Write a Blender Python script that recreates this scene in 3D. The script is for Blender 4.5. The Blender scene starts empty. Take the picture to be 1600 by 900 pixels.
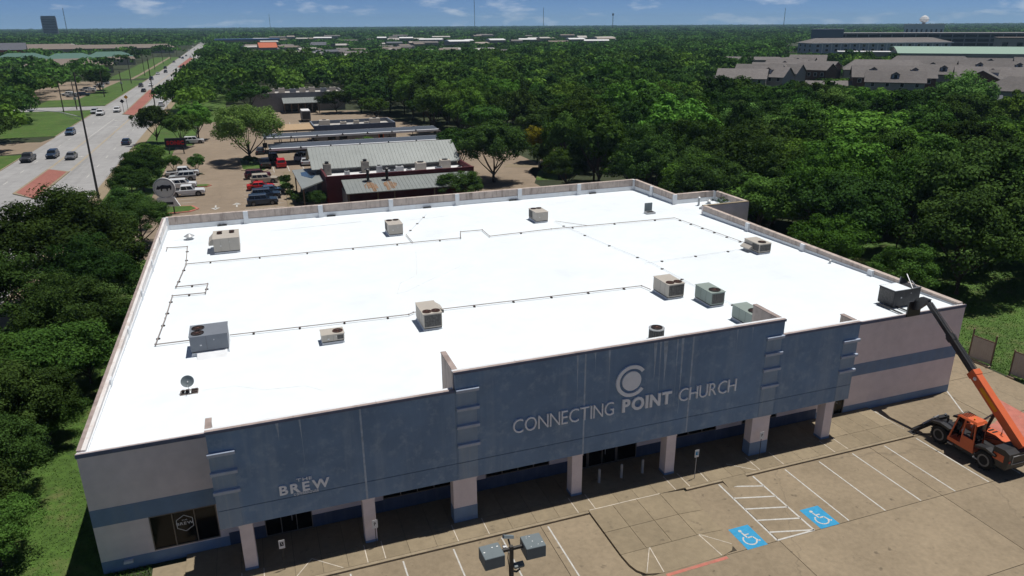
import bpy, math, random
import numpy as np
from mathutils import Vector, Matrix

S = bpy.context.scene
C = S.collection
rnd = random.Random(11)
RAD = math.radians

# ------------------------------------------------------------------ camera
CAM_F, CAM_YAW, CAM_PITCH, CAM_ROLL = 1145.23, 0.3424, 0.3446, -0.0061
CAM_LOC = Vector((9.813, -36.677, 27.098))
cd = bpy.data.cameras.new('camera')
cd.sensor_width = 36.0
cd.lens = CAM_F / 1600 * 36.0
cd.clip_start = 0.5
cd.clip_end = 30000
cam = bpy.data.objects.new('camera', cd)
C.objects.link(cam)
fw = Vector((math.sin(CAM_YAW) * math.cos(CAM_PITCH), math.cos(CAM_YAW) * math.cos(CAM_PITCH), -math.sin(CAM_PITCH)))
rt = Vector((math.cos(CAM_YAW), -math.sin(CAM_YAW), 0))
up = rt.cross(fw)
rt2 = rt * math.cos(CAM_ROLL) + up * math.sin(CAM_ROLL)
up2 = up * math.cos(CAM_ROLL) - rt * math.sin(CAM_ROLL)
cam.matrix_world = Matrix(((rt2.x, up2.x, -fw.x, CAM_LOC.x), (rt2.y, up2.y, -fw.y, CAM_LOC.y), (rt2.z, up2.z, -fw.z, CAM_LOC.z), (0, 0, 0, 1)))
S.camera = cam

# ------------------------------------------------------------------ world, sun, exposure
SUN_DIR = Vector((0.255, 0.05, 1.0)).normalized()
SUN_EL = math.asin(SUN_DIR.z)
w = bpy.data.worlds.new('World')
S.world = w
w.use_nodes = True
nt = w.node_tree
nt.nodes.clear()
N = nt.nodes.new
L = nt.links.new
out = N('ShaderNodeOutputWorld')
bg = N('ShaderNodeBackground')
bg.inputs['Strength'].default_value = SKY_STRENGTH = 0.075
sky = N('ShaderNodeTexSky')
sky.sky_type = 'NISHITA'
sky.sun_disc = False
sky.sun_elevation = SUN_EL
sky.sun_rotation = math.atan2(SUN_DIR.x, SUN_DIR.y)
sky.altitude = 5000
sky.air_density = 0.5
sky.dust_density = 0.0
sky.ozone_density = 8.0
# scattered small fair-weather clouds over the whole sky
tc = N('ShaderNodeTexCoord')
mpc = N('ShaderNodeMapping'); mpc.inputs['Scale'].default_value = (16, 16, 62)
L(tc.outputs['Generated'], mpc.inputs['Vector'])
cn = N('ShaderNodeTexNoise'); cn.inputs['Scale'].default_value = 1.0; cn.inputs['Detail'].default_value = 7; cn.inputs['Roughness'].default_value = 0.55
L(mpc.outputs[0], cn.inputs['Vector'])
cr = N('ShaderNodeMapRange'); cr.inputs[1].default_value = 0.55; cr.inputs[2].default_value = 0.74; cr.inputs[3].default_value = 0.0; cr.inputs[4].default_value = 0.55
L(cn.outputs['Fac'], cr.inputs[0])
mixc = N('ShaderNodeMixRGB')
mixc.inputs['Color2'].default_value = (12.0, 12.3, 12.6, 1)
L(cr.outputs[0], mixc.inputs['Fac'])
L(sky.outputs[0], mixc.inputs['Color1'])
L(mixc.outputs[0], bg.inputs['Color'])
L(bg.outputs[0], out.inputs['Surface'])

sd = bpy.data.lights.new('sun', 'SUN')
sd.energy = 4.1
sd.angle = RAD(0.53)
sd.color = (1.0, 0.965, 0.91)
sun = bpy.data.objects.new('sun', sd)
C.objects.link(sun)
sun.rotation_euler = (-SUN_DIR).to_track_quat('-Z', 'Y').to_euler()
sun.location = (60, 20, 120)

S.view_settings.view_transform = 'Standard'
S.view_settings.look = 'None'
S.view_settings.exposure = 0.0
S.view_settings.gamma = 1.0
S.view_settings.use_curve_mapping = False
S.cycles.max_bounces = 6
S.cycles.diffuse_bounces = 3
S.cycles.glossy_bounces = 3
S.cycles.transmission_bounces = 4
S.cycles.volume_bounces = 1
S.cycles.transparent_max_bounces = 8
S.cycles.use_adaptive_sampling = True
S.cycles.adaptive_threshold = 0.02
S.cycles.use_denoising = True

# ------------------------------------------------------------------ materials
def mat(name, col, rough=0.8, var=0.12, scale=1.5, metal=0.0, spec=0.3, bump=0.0, big=0.0, bigscale=0.12,
        streak=0.0, streakcol=(0.5, 0.55, 0.6), streakscale=(1.6, 1.6, 0.09), blotch=0.0, blotchcol=(0.1, 0.1, 0.1), blotchscale=0.6, rand=0.0, spots=0.0, cracks=0.0):
    m = bpy.data.materials.new(name)
    m.use_nodes = True
    t = m.node_tree
    n = t.nodes
    b = n['Principled BSDF']
    b.inputs['Roughness'].default_value = rough
    b.inputs['Metallic'].default_value = metal
    b.inputs['Specular IOR Level'].default_value = spec
    co = n.new('ShaderNodeTexCoord')
    src = None
    rgb = n.new('ShaderNodeRGB')
    rgb.outputs[0].default_value = (*col, 1)
    src = rgb.outputs[0]
    def noise(sc, detail=5, vec=None, rough_=0.6):
        q = n.new('ShaderNodeTexNoise')
        q.inputs['Scale'].default_value = sc
        q.inputs['Detail'].default_value = detail
        q.inputs['Roughness'].default_value = rough_
        t.links.new(vec if vec else co.outputs['Object'], q.inputs['Vector'])
        return q.outputs['Fac']
    def mul(fac, lo, hi, a=0.25, z=0.75):
        nonlocal src
        r = n.new('ShaderNodeMapRange')
        r.inputs[1].default_value = a; r.inputs[2].default_value = z
        r.inputs[3].default_value = lo; r.inputs[4].default_value = hi
        t.links.new(fac, r.inputs[0])
        v = n.new('ShaderNodeVectorMath'); v.operation = 'SCALE'
        t.links.new(src, v.inputs[0]); t.links.new(r.outputs[0], v.inputs['Scale'])
        src = v.outputs[0]
    def mixto(fac, colr, a, z, amt):
        nonlocal src
        r = n.new('ShaderNodeMapRange')
        r.inputs[1].default_value = a; r.inputs[2].default_value = z
        r.inputs[3].default_value = 0; r.inputs[4].default_value = amt
        t.links.new(fac, r.inputs[0])
        x = n.new('ShaderNodeMixRGB')
        t.links.new(r.outputs[0], x.inputs['Fac'])
        t.links.new(src, x.inputs['Color1'])
        x.inputs['Color2'].default_value = (*colr, 1)
        src = x.outputs[0]
    if var:
        mul(noise(scale, 6), 1 - var, 1 + var)
    if big:
        mul(noise(bigscale, 4), 1 - big, 1 + big)
    if blotch:
        mixto(noise(blotchscale, 7, None, 0.7), blotchcol, 0.52, 0.75, blotch)
    if streak:
        mp = n.new('ShaderNodeMapping')
        mp.inputs['Scale'].default_value = streakscale
        t.links.new(co.outputs['Object'], mp.inputs['Vector'])
        mixto(noise(1.0, 6, mp.outputs[0], 0.65), streakcol, 0.5, 0.72, streak)
    if spots:
        mixto(noise(1.7, 3, None, 0.5), (0.075, 0.06, 0.045), 0.66, 0.74, spots)
    if cracks:
        wp = n.new('ShaderNodeTexNoise'); wp.inputs['Scale'].default_value = 0.8; wp.inputs['Detail'].default_value = 4
        t.links.new(co.outputs['Object'], wp.inputs['Vector'])
        va = n.new('ShaderNodeVectorMath'); va.operation = 'MULTIPLY_ADD'; va.inputs[1].default_value = (1.6, 1.6, 0)
        t.links.new(wp.outputs['Color'], va.inputs[0]); t.links.new(co.outputs['Object'], va.inputs[2])
        vo = n.new('ShaderNodeTexVoronoi'); vo.feature = 'DISTANCE_TO_EDGE'; vo.inputs['Scale'].default_value = 0.075
        t.links.new(va.outputs[0], vo.inputs['Vector'])
        iv = n.new('ShaderNodeMath'); iv.operation = 'SUBTRACT'; iv.inputs[0].default_value = 1.0
        t.links.new(vo.outputs['Distance'], iv.inputs[1])
        mixto(iv.outputs[0], (0.09, 0.075, 0.055), 0.9955, 0.9985, cracks * 0.4)
    if rand:
        oi = n.new('ShaderNodeObjectInfo')
        mul(oi.outputs['Random'], 1 - rand, 1 + rand, 0, 1)
    t.links.new(src, b.inputs['Base Color'])
    if bump:
        bp = n.new('ShaderNodeBump')
        bp.inputs['Strength'].default_value = bump
        bp.inputs['Distance'].default_value = 0.03
        t.links.new(noise(scale * 6, 4), bp.inputs['Height'])
        t.links.new(bp.outputs[0], b.inputs['Normal'])
    return m

def leafmat(name, dark, light, trans=0.22):
    m = bpy.data.materials.new(name)
    m.use_nodes = True
    t = m.node_tree
    n = t.nodes
    n.clear()
    o = n.new('ShaderNodeOutputMaterial')
    at = n.new('ShaderNodeAttribute'); at.attribute_name = 'tint'
    oi = n.new('ShaderNodeObjectInfo')
    mx_ = n.new('ShaderNodeMixRGB')
    mx_.inputs['Color1'].default_value = (*dark, 1)
    mx_.inputs['Color2'].default_value = (*light, 1)
    t.links.new(at.outputs['Fac'], mx_.inputs['Fac'])
    hs = n.new('ShaderNodeHueSaturation')
    r1 = n.new('ShaderNodeMapRange'); r1.inputs[3].default_value = 0.488; r1.inputs[4].default_value = 0.522
    t.links.new(oi.outputs['Random'], r1.inputs[0])
    mm = n.new('ShaderNodeMath'); mm.operation = 'MULTIPLY'; mm.inputs[1].default_value = 7.31
    fr = n.new('ShaderNodeMath'); fr.operation = 'FRACT'
    t.links.new(oi.outputs['Random'], mm.inputs[0]); t.links.new(mm.outputs[0], fr.inputs[0])
    r2 = n.new('ShaderNodeMapRange'); r2.inputs[3].default_value = 0.62; r2.inputs[4].default_value = 1.5
    t.links.new(fr.outputs[0], r2.inputs[0])
    t.links.new(r1.outputs[0], hs.inputs['Hue']); t.links.new(r2.outputs[0], hs.inputs['Value'])
    t.links.new(mx_.outputs[0], hs.inputs['Color'])
    d = n.new('ShaderNodeBsdfDiffuse')
    tr = n.new('ShaderNodeBsdfTranslucent')
    ms = n.new('ShaderNodeMixShader'); ms.inputs[0].default_value = trans
    t.links.new(hs.outputs[0], d.inputs['Color']); t.links.new(hs.outputs[0], tr.inputs['Color'])
    t.links.new(d.outputs[0], ms.inputs[1]); t.links.new(tr.outputs[0], ms.inputs[2])
    t.links.new(ms.outputs[0], o.inputs['Surface'])
    return m

M = {}
M['soil'] = mat('woodland_soil', (0.035, 0.045, 0.018), var=0.3, scale=0.4, big=0.3, bigscale=0.02)
M['lawn'] = mat('lawn_turf', (0.060, 0.118, 0.018), var=0.4, scale=2.2, big=0.28, bigscale=0.16, blotch=0.8, blotchcol=(0.17, 0.145, 0.065), blotchscale=0.42, bump=0.5)
M['blade'] = mat('grass_blade', (0.075, 0.145, 0.024), var=0.45, scale=0.8, big=0.25, bigscale=0.2, blotch=0.6, blotchcol=(0.18, 0.155, 0.07), blotchscale=0.5)
M['blade_bright'] = mat('fresh_grass_blade', (0.085, 0.175, 0.026), var=0.3, scale=0.7, big=0.15)
M['lot'] = mat('lot_concrete', (0.262, 0.208, 0.140), rough=0.9, var=0.14, scale=3.2, big=0.13, bigscale=0.22, bump=0.12, blotch=0.42, blotchcol=(0.16, 0.125, 0.08), blotchscale=0.55, rand=0.08, spots=0.6, cracks=0.6)
M['walk'] = mat('walk_concrete', (0.255, 0.205, 0.135), rough=0.9, var=0.13, scale=3.0, big=0.12, bigscale=0.3, bump=0.1, blotch=0.3, blotchcol=(0.2, 0.155, 0.1), blotchscale=0.7, rand=0.09, spots=0.4)
M['kerb'] = mat('kerb_concrete', (0.29, 0.235, 0.16), rough=0.9, var=0.2, scale=2.0, bump=0.1)
M['joint'] = mat('dark_joint', (0.055, 0.045, 0.03), var=0.3)
M['sealant'] = mat('pale_sealant', (0.56, 0.50, 0.42), var=0.25, scale=3)
M['farlot'] = mat('far_lot_concrete', (0.255, 0.20, 0.145), rough=0.9, var=0.12, scale=0.6, big=0.15, bigscale=0.06, blotch=0.35, blotchcol=(0.19, 0.15, 0.105), blotchscale=0.14, spots=0.5, cracks=0.4)
M['road'] = mat('road_concrete', (0.33, 0.325, 0.32), rough=0.9, var=0.12, scale=0.5, big=0.16, bigscale=0.05, blotch=0.4, blotchcol=(0.19, 0.185, 0.18), blotchscale=0.2, streak=0.35, streakcol=(0.17, 0.165, 0.16), streakscale=(0.9, 0.012, 1), cracks=0.5)
M['brick'] = mat('median_brick', (0.31, 0.125, 0.098), rough=0.9, var=0.25, scale=3.0, big=0.12, bigscale=0.1)
M['white_line'] = mat('white_road_paint', (0.52, 0.51, 0.48), var=0.2, scale=4, blotch=0.65, blotchcol=(0.36, 0.3, 0.22), blotchscale=2.2)
M['yellow_line'] = mat('yellow_road_paint', (0.44, 0.33, 0.16), var=0.2, scale=3)
M['red_line'] = mat('worn_red_paint', (0.46, 0.16, 0.12), var=0.2, scale=2, blotch=0.75, blotchcol=(0.33, 0.25, 0.17), blotchscale=1.2)
M['blue_line'] = mat('blue_stall_paint', (0.035, 0.29, 0.52), var=0.15, scale=4, blotch=0.3, blotchcol=(0.16, 0.33, 0.45), blotchscale=3)
M['dirt'] = mat('roof_dirt', (0.66, 0.66, 0.65), var=0.3)
M['roof'] = mat('white_roof_coating', (0.80, 0.855, 0.885), rough=0.6, var=0.025, scale=0.7, big=0.035, bigscale=0.09, blotch=0.4, blotchcol=(0.64, 0.67, 0.69), blotchscale=0.2)
M['coat'] = mat('white_flashing', (0.74, 0.76, 0.78), rough=0.6, var=0.05, scale=1.2, big=0.05, streak=0.25, streakcol=(0.52, 0.47, 0.43))
M['parapet'] = mat('stained_parapet', (0.50, 0.42, 0.37), rough=0.9, var=0.18, scale=1.4, streak=0.75, streakcol=(0.16, 0.12, 0.10), streakscale=(2.2, 2.2, 0.35), bump=0.15)
M['parapet_side'] = mat('rust_stained_parapet', (0.70, 0.67, 0.65), rough=0.9, var=0.12, scale=1.0, blotch=0.75, blotchcol=(0.38, 0.22, 0.14), blotchscale=0.6)
M['coping'] = mat('rusty_coping', (0.34, 0.275, 0.25), rough=0.7, var=0.3, scale=1.5, blotch=0.6, blotchcol=(0.12, 0.08, 0.07), blotchscale=0.9)
M['coping_blue'] = mat('blue_coping', (0.13, 0.15, 0.22), rough=0.6, var=0.2)
M['pink'] = mat('mauve_stucco', (0.78, 0.69, 0.675), rough=0.92, var=0.07, scale=1.2, big=0.05, bigscale=0.3, bump=0.5)
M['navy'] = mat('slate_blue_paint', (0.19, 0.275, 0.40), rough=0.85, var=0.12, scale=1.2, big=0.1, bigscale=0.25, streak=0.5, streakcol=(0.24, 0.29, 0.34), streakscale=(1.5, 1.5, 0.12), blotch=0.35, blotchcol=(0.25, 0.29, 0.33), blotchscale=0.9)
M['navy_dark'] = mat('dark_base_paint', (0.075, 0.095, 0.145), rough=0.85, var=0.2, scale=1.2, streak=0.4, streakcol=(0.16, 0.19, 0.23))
M['fascia'] = mat('slate_blue_fascia', (0.188, 0.28, 0.405), rough=0.85, var=0.10, scale=0.9, big=0.12, bigscale=0.22, bump=0.2, streak=0.55, streakcol=(0.34, 0.42, 0.50), streakscale=(1.1, 1.1, 0.07), blotch=0.75, blotchcol=(0.36, 0.45, 0.54), blotchscale=1.7)
M['fascia_light'] = mat('weathered_blue_pilaster', (0.27, 0.35, 0.44), rough=0.85, var=0.12, scale=1.2, streak=0.6, streakcol=(0.38, 0.43, 0.47), streakscale=(3.5, 3.5, 0.16))
M['stain'] = mat('pale_run_stain', (0.40, 0.47, 0.54), rough=0.9, var=0.35, scale=2)
M['ledge'] = mat('pale_blue_ledge', (0.42, 0.48, 0.58), rough=0.6, var=0.12, scale=2)
M['letter'] = mat('grey_letter_face', (0.84, 0.87, 0.90), rough=0.5, var=0.06)
M['white_print'] = mat('white_window_print', (0.7, 0.7, 0.7), rough=0.6, var=0.05)
M['dark_print'] = mat('dark_print', (0.03, 0.03, 0.035), var=0.1)
M['glass'] = mat('dark_window_glass', (0.006, 0.006, 0.007), rough=0.12, var=0.0, spec=0.25)
M['frame'] = mat('bronze_window_frame', (0.20, 0.175, 0.15), rough=0.5, var=0.1, metal=0.2)
M['soffit'] = mat('grey_soffit', (0.25, 0.24, 0.23), var=0.1)
M['beige'] = mat('beige_cabinet_metal', (0.47, 0.43, 0.375), rough=0.55, var=0.08, scale=1.2, blotch=0.3, blotchcol=(0.35, 0.31, 0.26), blotchscale=1.1)
M['grey_metal'] = mat('blue_grey_cabinet_metal', (0.19, 0.21, 0.24), rough=0.5, var=0.08, scale=1.2, blotch=0.25, blotchcol=(0.28, 0.29, 0.30), blotchscale=1.0)
M['green_metal'] = mat('green_grey_cabinet_metal', (0.27, 0.32, 0.29), rough=0.5, var=0.07, scale=1.2)
M['coil'] = mat('dirty_coil', (0.11, 0.105, 0.10), rough=0.8, var=0.5, scale=9)
M['dark_metal'] = mat('dark_steel', (0.028, 0.028, 0.03), rough=0.45, var=0.2)
M['dark_cab'] = mat('charcoal_cabinet', (0.045, 0.045, 0.048), rough=0.55, var=0.2)
M['fanrust'] = mat('rusty_fan', (0.10, 0.05, 0.04), rough=0.7, var=0.4, scale=6)
M['galv'] = mat('galvanised_metal', (0.42, 0.43, 0.44), rough=0.45, var=0.1, metal=0.3)
M['pipe'] = mat('grey_brown_pipe', (0.30, 0.26, 0.24), rough=0.6, var=0.25, scale=1.5)
M['block'] = mat('dark_support_block', (0.06, 0.045, 0.04), var=0.3)
M['wood'] = mat('weathered_wood', (0.14, 0.10, 0.07), var=0.3, scale=2)
M['lamp'] = mat('grey_blue_lamp_housing', (0.155, 0.185, 0.195), rough=0.55, var=0.08, blotch=0.0)
M['dropping'] = mat('white_droppings', (0.75, 0.75, 0.72), var=0.1)
M['orange'] = mat('orange_machine_paint', (0.66, 0.135, 0.045), rough=0.42, var=0.06, spec=0.5, blotch=0.15, blotchcol=(0.35, 0.1, 0.05), blotchscale=2)
M['black_paint'] = mat('black_machine_paint', (0.022, 0.022, 0.024), rough=0.45, var=0.2, spec=0.5)
M['tyre'] = mat('black_rubber', (0.018, 0.018, 0.018), rough=0.85, var=0.2)
M['rim'] = mat('wheel_rim_metal', (0.17, 0.17, 0.18), rough=0.4, var=0.08, metal=0.4)
M['carglass'] = mat('car_glass', (0.012, 0.014, 0.017), rough=0.06, var=0, spec=0.6)
M['headlight'] = mat('headlight_lens', (0.6, 0.6, 0.6), rough=0.1, var=0, spec=0.6)
M['taillight'] = mat('taillight_lens', (0.35, 0.01, 0.01), rough=0.15, var=0, spec=0.6)
M['trim'] = mat('black_trim', (0.02, 0.02, 0.02), rough=0.6, var=0)
M['seam'] = mat('pale_green_grey_metal_roof', (0.27, 0.29, 0.28), rough=0.45, var=0.07, scale=0.6, big=0.08, bigscale=0.12, metal=0.15)
M['rust'] = mat('rust_run_stain', (0.25, 0.15, 0.085), rough=0.9, var=0.35, scale=1.0, streak=0.7, streakcol=(0.30, 0.24, 0.19), streakscale=(1.6, 0.14, 0.2))
M['burgundy'] = mat('burgundy_stucco', (0.10, 0.022, 0.028), rough=0.85, var=0.1, scale=0.8)
M['stone'] = mat('grey_stone', (0.27, 0.25, 0.22), rough=0.9, var=0.3, scale=3)
M['skylight'] = mat('blue_skylight', (0.05, 0.09, 0.15), rough=0.2, var=0.05)
M['canopy_top'] = mat('dark_canopy_roof', (0.065, 0.08, 0.105), rough=0.6, var=0.1)
M['canopy_edge'] = mat('white_canopy_edge', (0.70, 0.72, 0.74), rough=0.5, var=0.06)
M['greywall'] = mat('grey_block_wall', (0.22, 0.215, 0.22), var=0.12)
M['bluewall'] = mat('blue_grey_parapet', (0.15, 0.175, 0.22), var=0.1)
M['tanroof'] = mat('tan_canopy_roof', (0.42, 0.30, 0.18), var=0.12)
M['gravelroof'] = mat('pale_flat_roof', (0.43, 0.41, 0.38), var=0.2, scale=0.8)
M['shingle'] = mat('taupe_shingle_roof', (0.155, 0.142, 0.136), rough=0.95, var=0.2, scale=0.9, big=0.1, bigscale=0.1, rand=0.14)
M['shingle_grey'] = mat('blue_grey_shingle_roof', (0.125, 0.13, 0.15), rough=0.95, var=0.15, scale=1.2)
M['housewall'] = mat('tan_siding', (0.36, 0.33, 0.30), var=0.1)
M['housebrick'] = mat('brown_brick_wall', (0.14, 0.075, 0.055), var=0.2)
M['aptwall'] = mat('blue_grey_stucco', (0.36, 0.39, 0.46), var=0.08)
M['whitetrim'] = mat('white_trim', (0.68, 0.68, 0.68), var=0.05)
M['greenroof'] = mat('pale_green_metal_roof', (0.30, 0.42, 0.33), rough=0.5, var=0.05)
M['tealroof'] = mat('green_metal_roof', (0.09, 0.17, 0.135), rough=0.55, var=0.1)
M['brownroof'] = mat('brown_flat_roof', (0.20, 0.165, 0.14), var=0.15)
M['farwhite'] = mat('far_white_roof', (0.68, 0.68, 0.68), var=0.06)
M['fartan'] = mat('far_tan_wall', (0.36, 0.31, 0.27), var=0.1)
M['farblue'] = mat('far_blue_roof', (0.13, 0.22, 0.42), var=0.08)
M['farred'] = mat('far_orange_roof', (0.50, 0.14, 0.07), var=0.1)
M['tower'] = mat('far_tower_concrete', (0.20, 0.18, 0.20), var=0.06)
M['bark'] = mat('tree_bark', (0.075, 0.058, 0.045), rough=0.95, var=0.3, scale=2.5)
M['polewood'] = mat('utility_pole_wood', (0.085, 0.065, 0.05), var=0.2)
M['polesteel'] = mat('dark_pole_steel', (0.07, 0.065, 0.06), rough=0.5, var=0.1)
M['signred'] = mat('red_sign_letter', (0.6, 0.03, 0.04), var=0.05)
M['signwhite'] = mat('white_sign_face', (0.72, 0.72, 0.72), var=0.05)
M['signdark'] = mat('dark_sign_face', (0.03, 0.03, 0.04), var=0.1)
M['signyellow'] = mat('yellow_sign_face', (0.75, 0.36, 0.02), var=0.05)
M['leaf_dark'] = leafmat('dark_oak_leaf', (0.018, 0.037, 0.010), (0.068, 0.122, 0.029), 0.2)
M['leaf_mid'] = leafmat('green_leaf', (0.025, 0.055, 0.012), (0.096, 0.182, 0.036), 0.2)
M['leaf_light'] = leafmat('fresh_green_leaf', (0.052, 0.105, 0.017), (0.165, 0.300, 0.050), 0.22)
M['leaf_pale'] = leafmat('pale_willow_leaf', (0.080, 0.140, 0.036), (0.185, 0.310, 0.075), 0.24)
M['leaf_yellow'] = leafmat('yellow_green_leaf', (0.16, 0.17, 0.014), (0.42, 0.40, 0.03), 0.2)

# ------------------------------------------------------------------ mesh helpers
class MB:
    def __init__(s):
        s.v = []; s.f = []
    def quad(s, *p):
        i = len(s.v); s.v += [tuple(q) for q in p]; s.f.append(tuple(range(i, i + len(p)))); return s
    def box(s, x0, x1, y0, y1, z0, z1):
        i = len(s.v)
        s.v += [(x0, y0, z0), (x1, y0, z0), (x1, y1, z0), (x0, y1, z0), (x0, y0, z1), (x1, y0, z1), (x1, y1, z1), (x0, y1, z1)]
        s.f += [tuple(i + k for k in q) for q in ((0, 3, 2, 1), (4, 5, 6, 7), (0, 1, 5, 4), (1, 2, 6, 5), (2, 3, 7, 6), (3, 0, 4, 7))]
        return s
    def bbox(s, x0, x1, y0, y1, z0, z1, b=0.03):
        """box with chamfered vertical and top edges"""
        ring = lambda z, d: [(x0 + b + d, y0 + d, z), (x1 - b - d, y0 + d, z), (x1 - d, y0 + b + d, z), (x1 - d, y1 - b - d, z), (x1 - b - d, y1 - d, z), (x0 + b + d, y1 - d, z), (x0 + d, y1 - b - d, z), (x0 + d, y0 + b + d, z)]
        return s.loft([ring(z0, 0), ring(z1 - b, 0), ring(z1, b * 0.8)])
    def loft(s, rings, cap=True):
        i = len(s.v); n = len(rings[0])
        for r in rings: s.v += [tuple(p) for p in r]
        for k in range(len(rings) - 1):
            for j in range(n):
                a = i + k * n + j; b = i + k * n + (j + 1) % n
                s.f.append((a, b, b + n, a + n))
        if cap:
            s.f.append(tuple(i + j for j in reversed(range(n))))
            s.f.append(tuple(i + (len(rings) - 1) * n + j for j in range(n)))
        return s
    def prism(s, poly, axis, a, b):
        """extrude a 2D polygon; axis 'x': poly=(y,z), 'y': poly=(x,z), 'z': poly=(x,y)"""
        def P(u, v, t):
            return (t, u, v) if axis == 'x' else (u, t, v) if axis == 'y' else (u, v, t)
        return s.loft([[P(u, v, a) for u, v in poly], [P(u, v, b) for u, v in poly]])
    def slab(s, top, zb=-0.05):
        return s.loft([[(x, y, zb) for x, y, z in top], list(top)])
    def cyl(s, c, r, h, axis='z', n=16, r2=None):
        r2 = r if r2 is None else r2
        def P(a, rr, t):
            u, v = rr * math.cos(a), rr * math.sin(a)
            return (c[0] + u, c[1] + v, c[2] + t) if axis == 'z' else (c[0] + t, c[1] + u, c[2] + v) if axis == 'x' else (c[0] + u, c[1] + t, c[2] + v)
        A = [2 * math.pi * k / n for k in range(n)]
        return s.loft([[P(a, r, 0) for a in A], [P(a, r2, h) for a in A]])
    def tube(s, pts, r, n=8, r2=None):
        pts = [Vector(p) for p in pts]
        rings = []
        m = len(pts)
        for k, p in enumerate(pts):
            d = (pts[min(k + 1, m - 1)] - pts[max(k - 1, 0)]).normalized()
            a = d.cross(Vector((0, 0, 1)))
            if a.length < 1e-3: a = Vector((1, 0, 0))
            a.normalize(); b = d.cross(a).normalized()
            rr = r if r2 is None else r + (r2 - r) * k / (m - 1)
            rings.append([p + (a * math.cos(2 * math.pi * j / n) + b * math.sin(2 * math.pi * j / n)) * rr for j in range(n)])
        return s.loft(rings)
    def bar(s, p, q, wd, ht, up=(0, 0, 1)):
        p = Vector(p); q = Vector(q); d = (q - p).normalized()
        a = d.cross(Vector(up))
        if a.length < 1e-3: a = d.cross(Vector((1, 0, 0)))
        a.normalize(); b = a.cross(d).normalized()
        R_ = lambda c: [c - a * wd / 2 - b * ht / 2, c + a * wd / 2 - b * ht / 2, c + a * wd / 2 + b * ht / 2, c - a * wd / 2 + b * ht / 2]
        return s.loft([R_(p), R_(q)])
    def stroke(s, pts, wd, z, t=0.004):
        """flat painted line on the ground through 2D points"""
        for a, b in zip(pts[:-1], pts[1:]):
            d = Vector((b[0] - a[0], b[1] - a[1])); d.normalize(); nrm = Vector((-d.y, d.x)) * wd / 2
            s.slab([(a[0] + nrm.x, a[1] + nrm.y, z), (a[0] - nrm.x, a[1] - nrm.y, z), (b[0] - nrm.x, b[1] - nrm.y, z), (b[0] + nrm.x, b[1] + nrm.y, z)], z - t)
        return s
    def mesh(s, name):
        me = bpy.data.meshes.new(name)
        me.from_pydata(s.v, [], s.f)
        import bmesh
        bm = bmesh.new(); bm.from_mesh(me)
        bmesh.ops.recalc_face_normals(bm, faces=bm.faces)
        bm.to_mesh(me); bm.free()
        return me
    def build(s, name, m, parent=None, smooth=False):
        me = s.mesh(name)
        me.materials.append(M[m] if isinstance(m, str) else m)
        if smooth:
            me.polygons.foreach_set('use_smooth', [True] * len(me.polygons))
        o = bpy.data.objects.new(name, me)
        C.objects.link(o)
        if parent: o.parent = parent
        return o

def tag(o, label=None, cat=None, group=None, kind=None):
    if label: o['label'] = label
    if cat: o['category'] = cat
    if group: o['group'] = group
    if kind: o['kind'] = kind
    return o
def thing(name, label, cat, loc=(0, 0, 0), rz=0, group=None):
    o = bpy.data.objects.new(name, None)
    C.objects.link(o)
    o.location = loc; o.rotation_euler = (0, 0, rz)
    o.empty_display_size = 0.3
    return tag(o, label, cat, group)
def struct(name, mb, m, parent=None):
    o = mb.build(name, m, parent)
    if parent is None: o['kind'] = 'structure'
    return o
def share(name, me, parent, loc=(0, 0, 0), m=None):
    o = bpy.data.objects.new(name, me)
    C.objects.link(o); o.parent = parent; o.location = loc
    if m:
        o.material_slots[0].link = 'OBJECT'; o.material_slots[0].material = m
    return o
def kids(o): return [c for c in o.children]
def copy_tree(o, parent=None):
    c = o.copy(); C.objects.link(c); c.parent = parent
    for ch in kids(o): copy_tree(ch, c)
    return c
def box(name, m, parent, *a): return MB().box(*a).build(name, m, parent)

GLYPH = {}
def glyph(ch, bold):
    k = (ch, bold)
    if k in GLYPH: return GLYPH[k]
    cu = bpy.data.curves.new('glyph', 'FONT')
    cu.body = ch; cu.size = 1.0; cu.offset = bold; cu.resolution_u = 3
    o = bpy.data.objects.new('glyph', cu); C.objects.link(o)
    dg = bpy.context.evaluated_depsgraph_get()
    me = bpy.data.meshes.new_from_object(o.evaluated_get(dg))
    vs = [(v.co.x, v.co.y) for v in me.vertices]; fs = [tuple(p.vertices) for p in me.polygons]
    ed = {}
    for p in me.polygons:
        vv = list(p.vertices)
        for a, b in zip(vv, vv[1:] + vv[:1]):
            if (b, a) in ed: ed.pop((b, a))
            else: ed[(a, b)] = 1
    bpy.data.objects.remove(o); bpy.data.curves.remove(cu); bpy.data.meshes.remove(me)
    x0 = min(v[0] for v in vs); x1 = max(v[0] for v in vs)
    GLYPH[k] = ([(x - x0, y) for x, y in vs], fs, list(ed), x1 - x0)
    return GLYPH[k]
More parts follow.
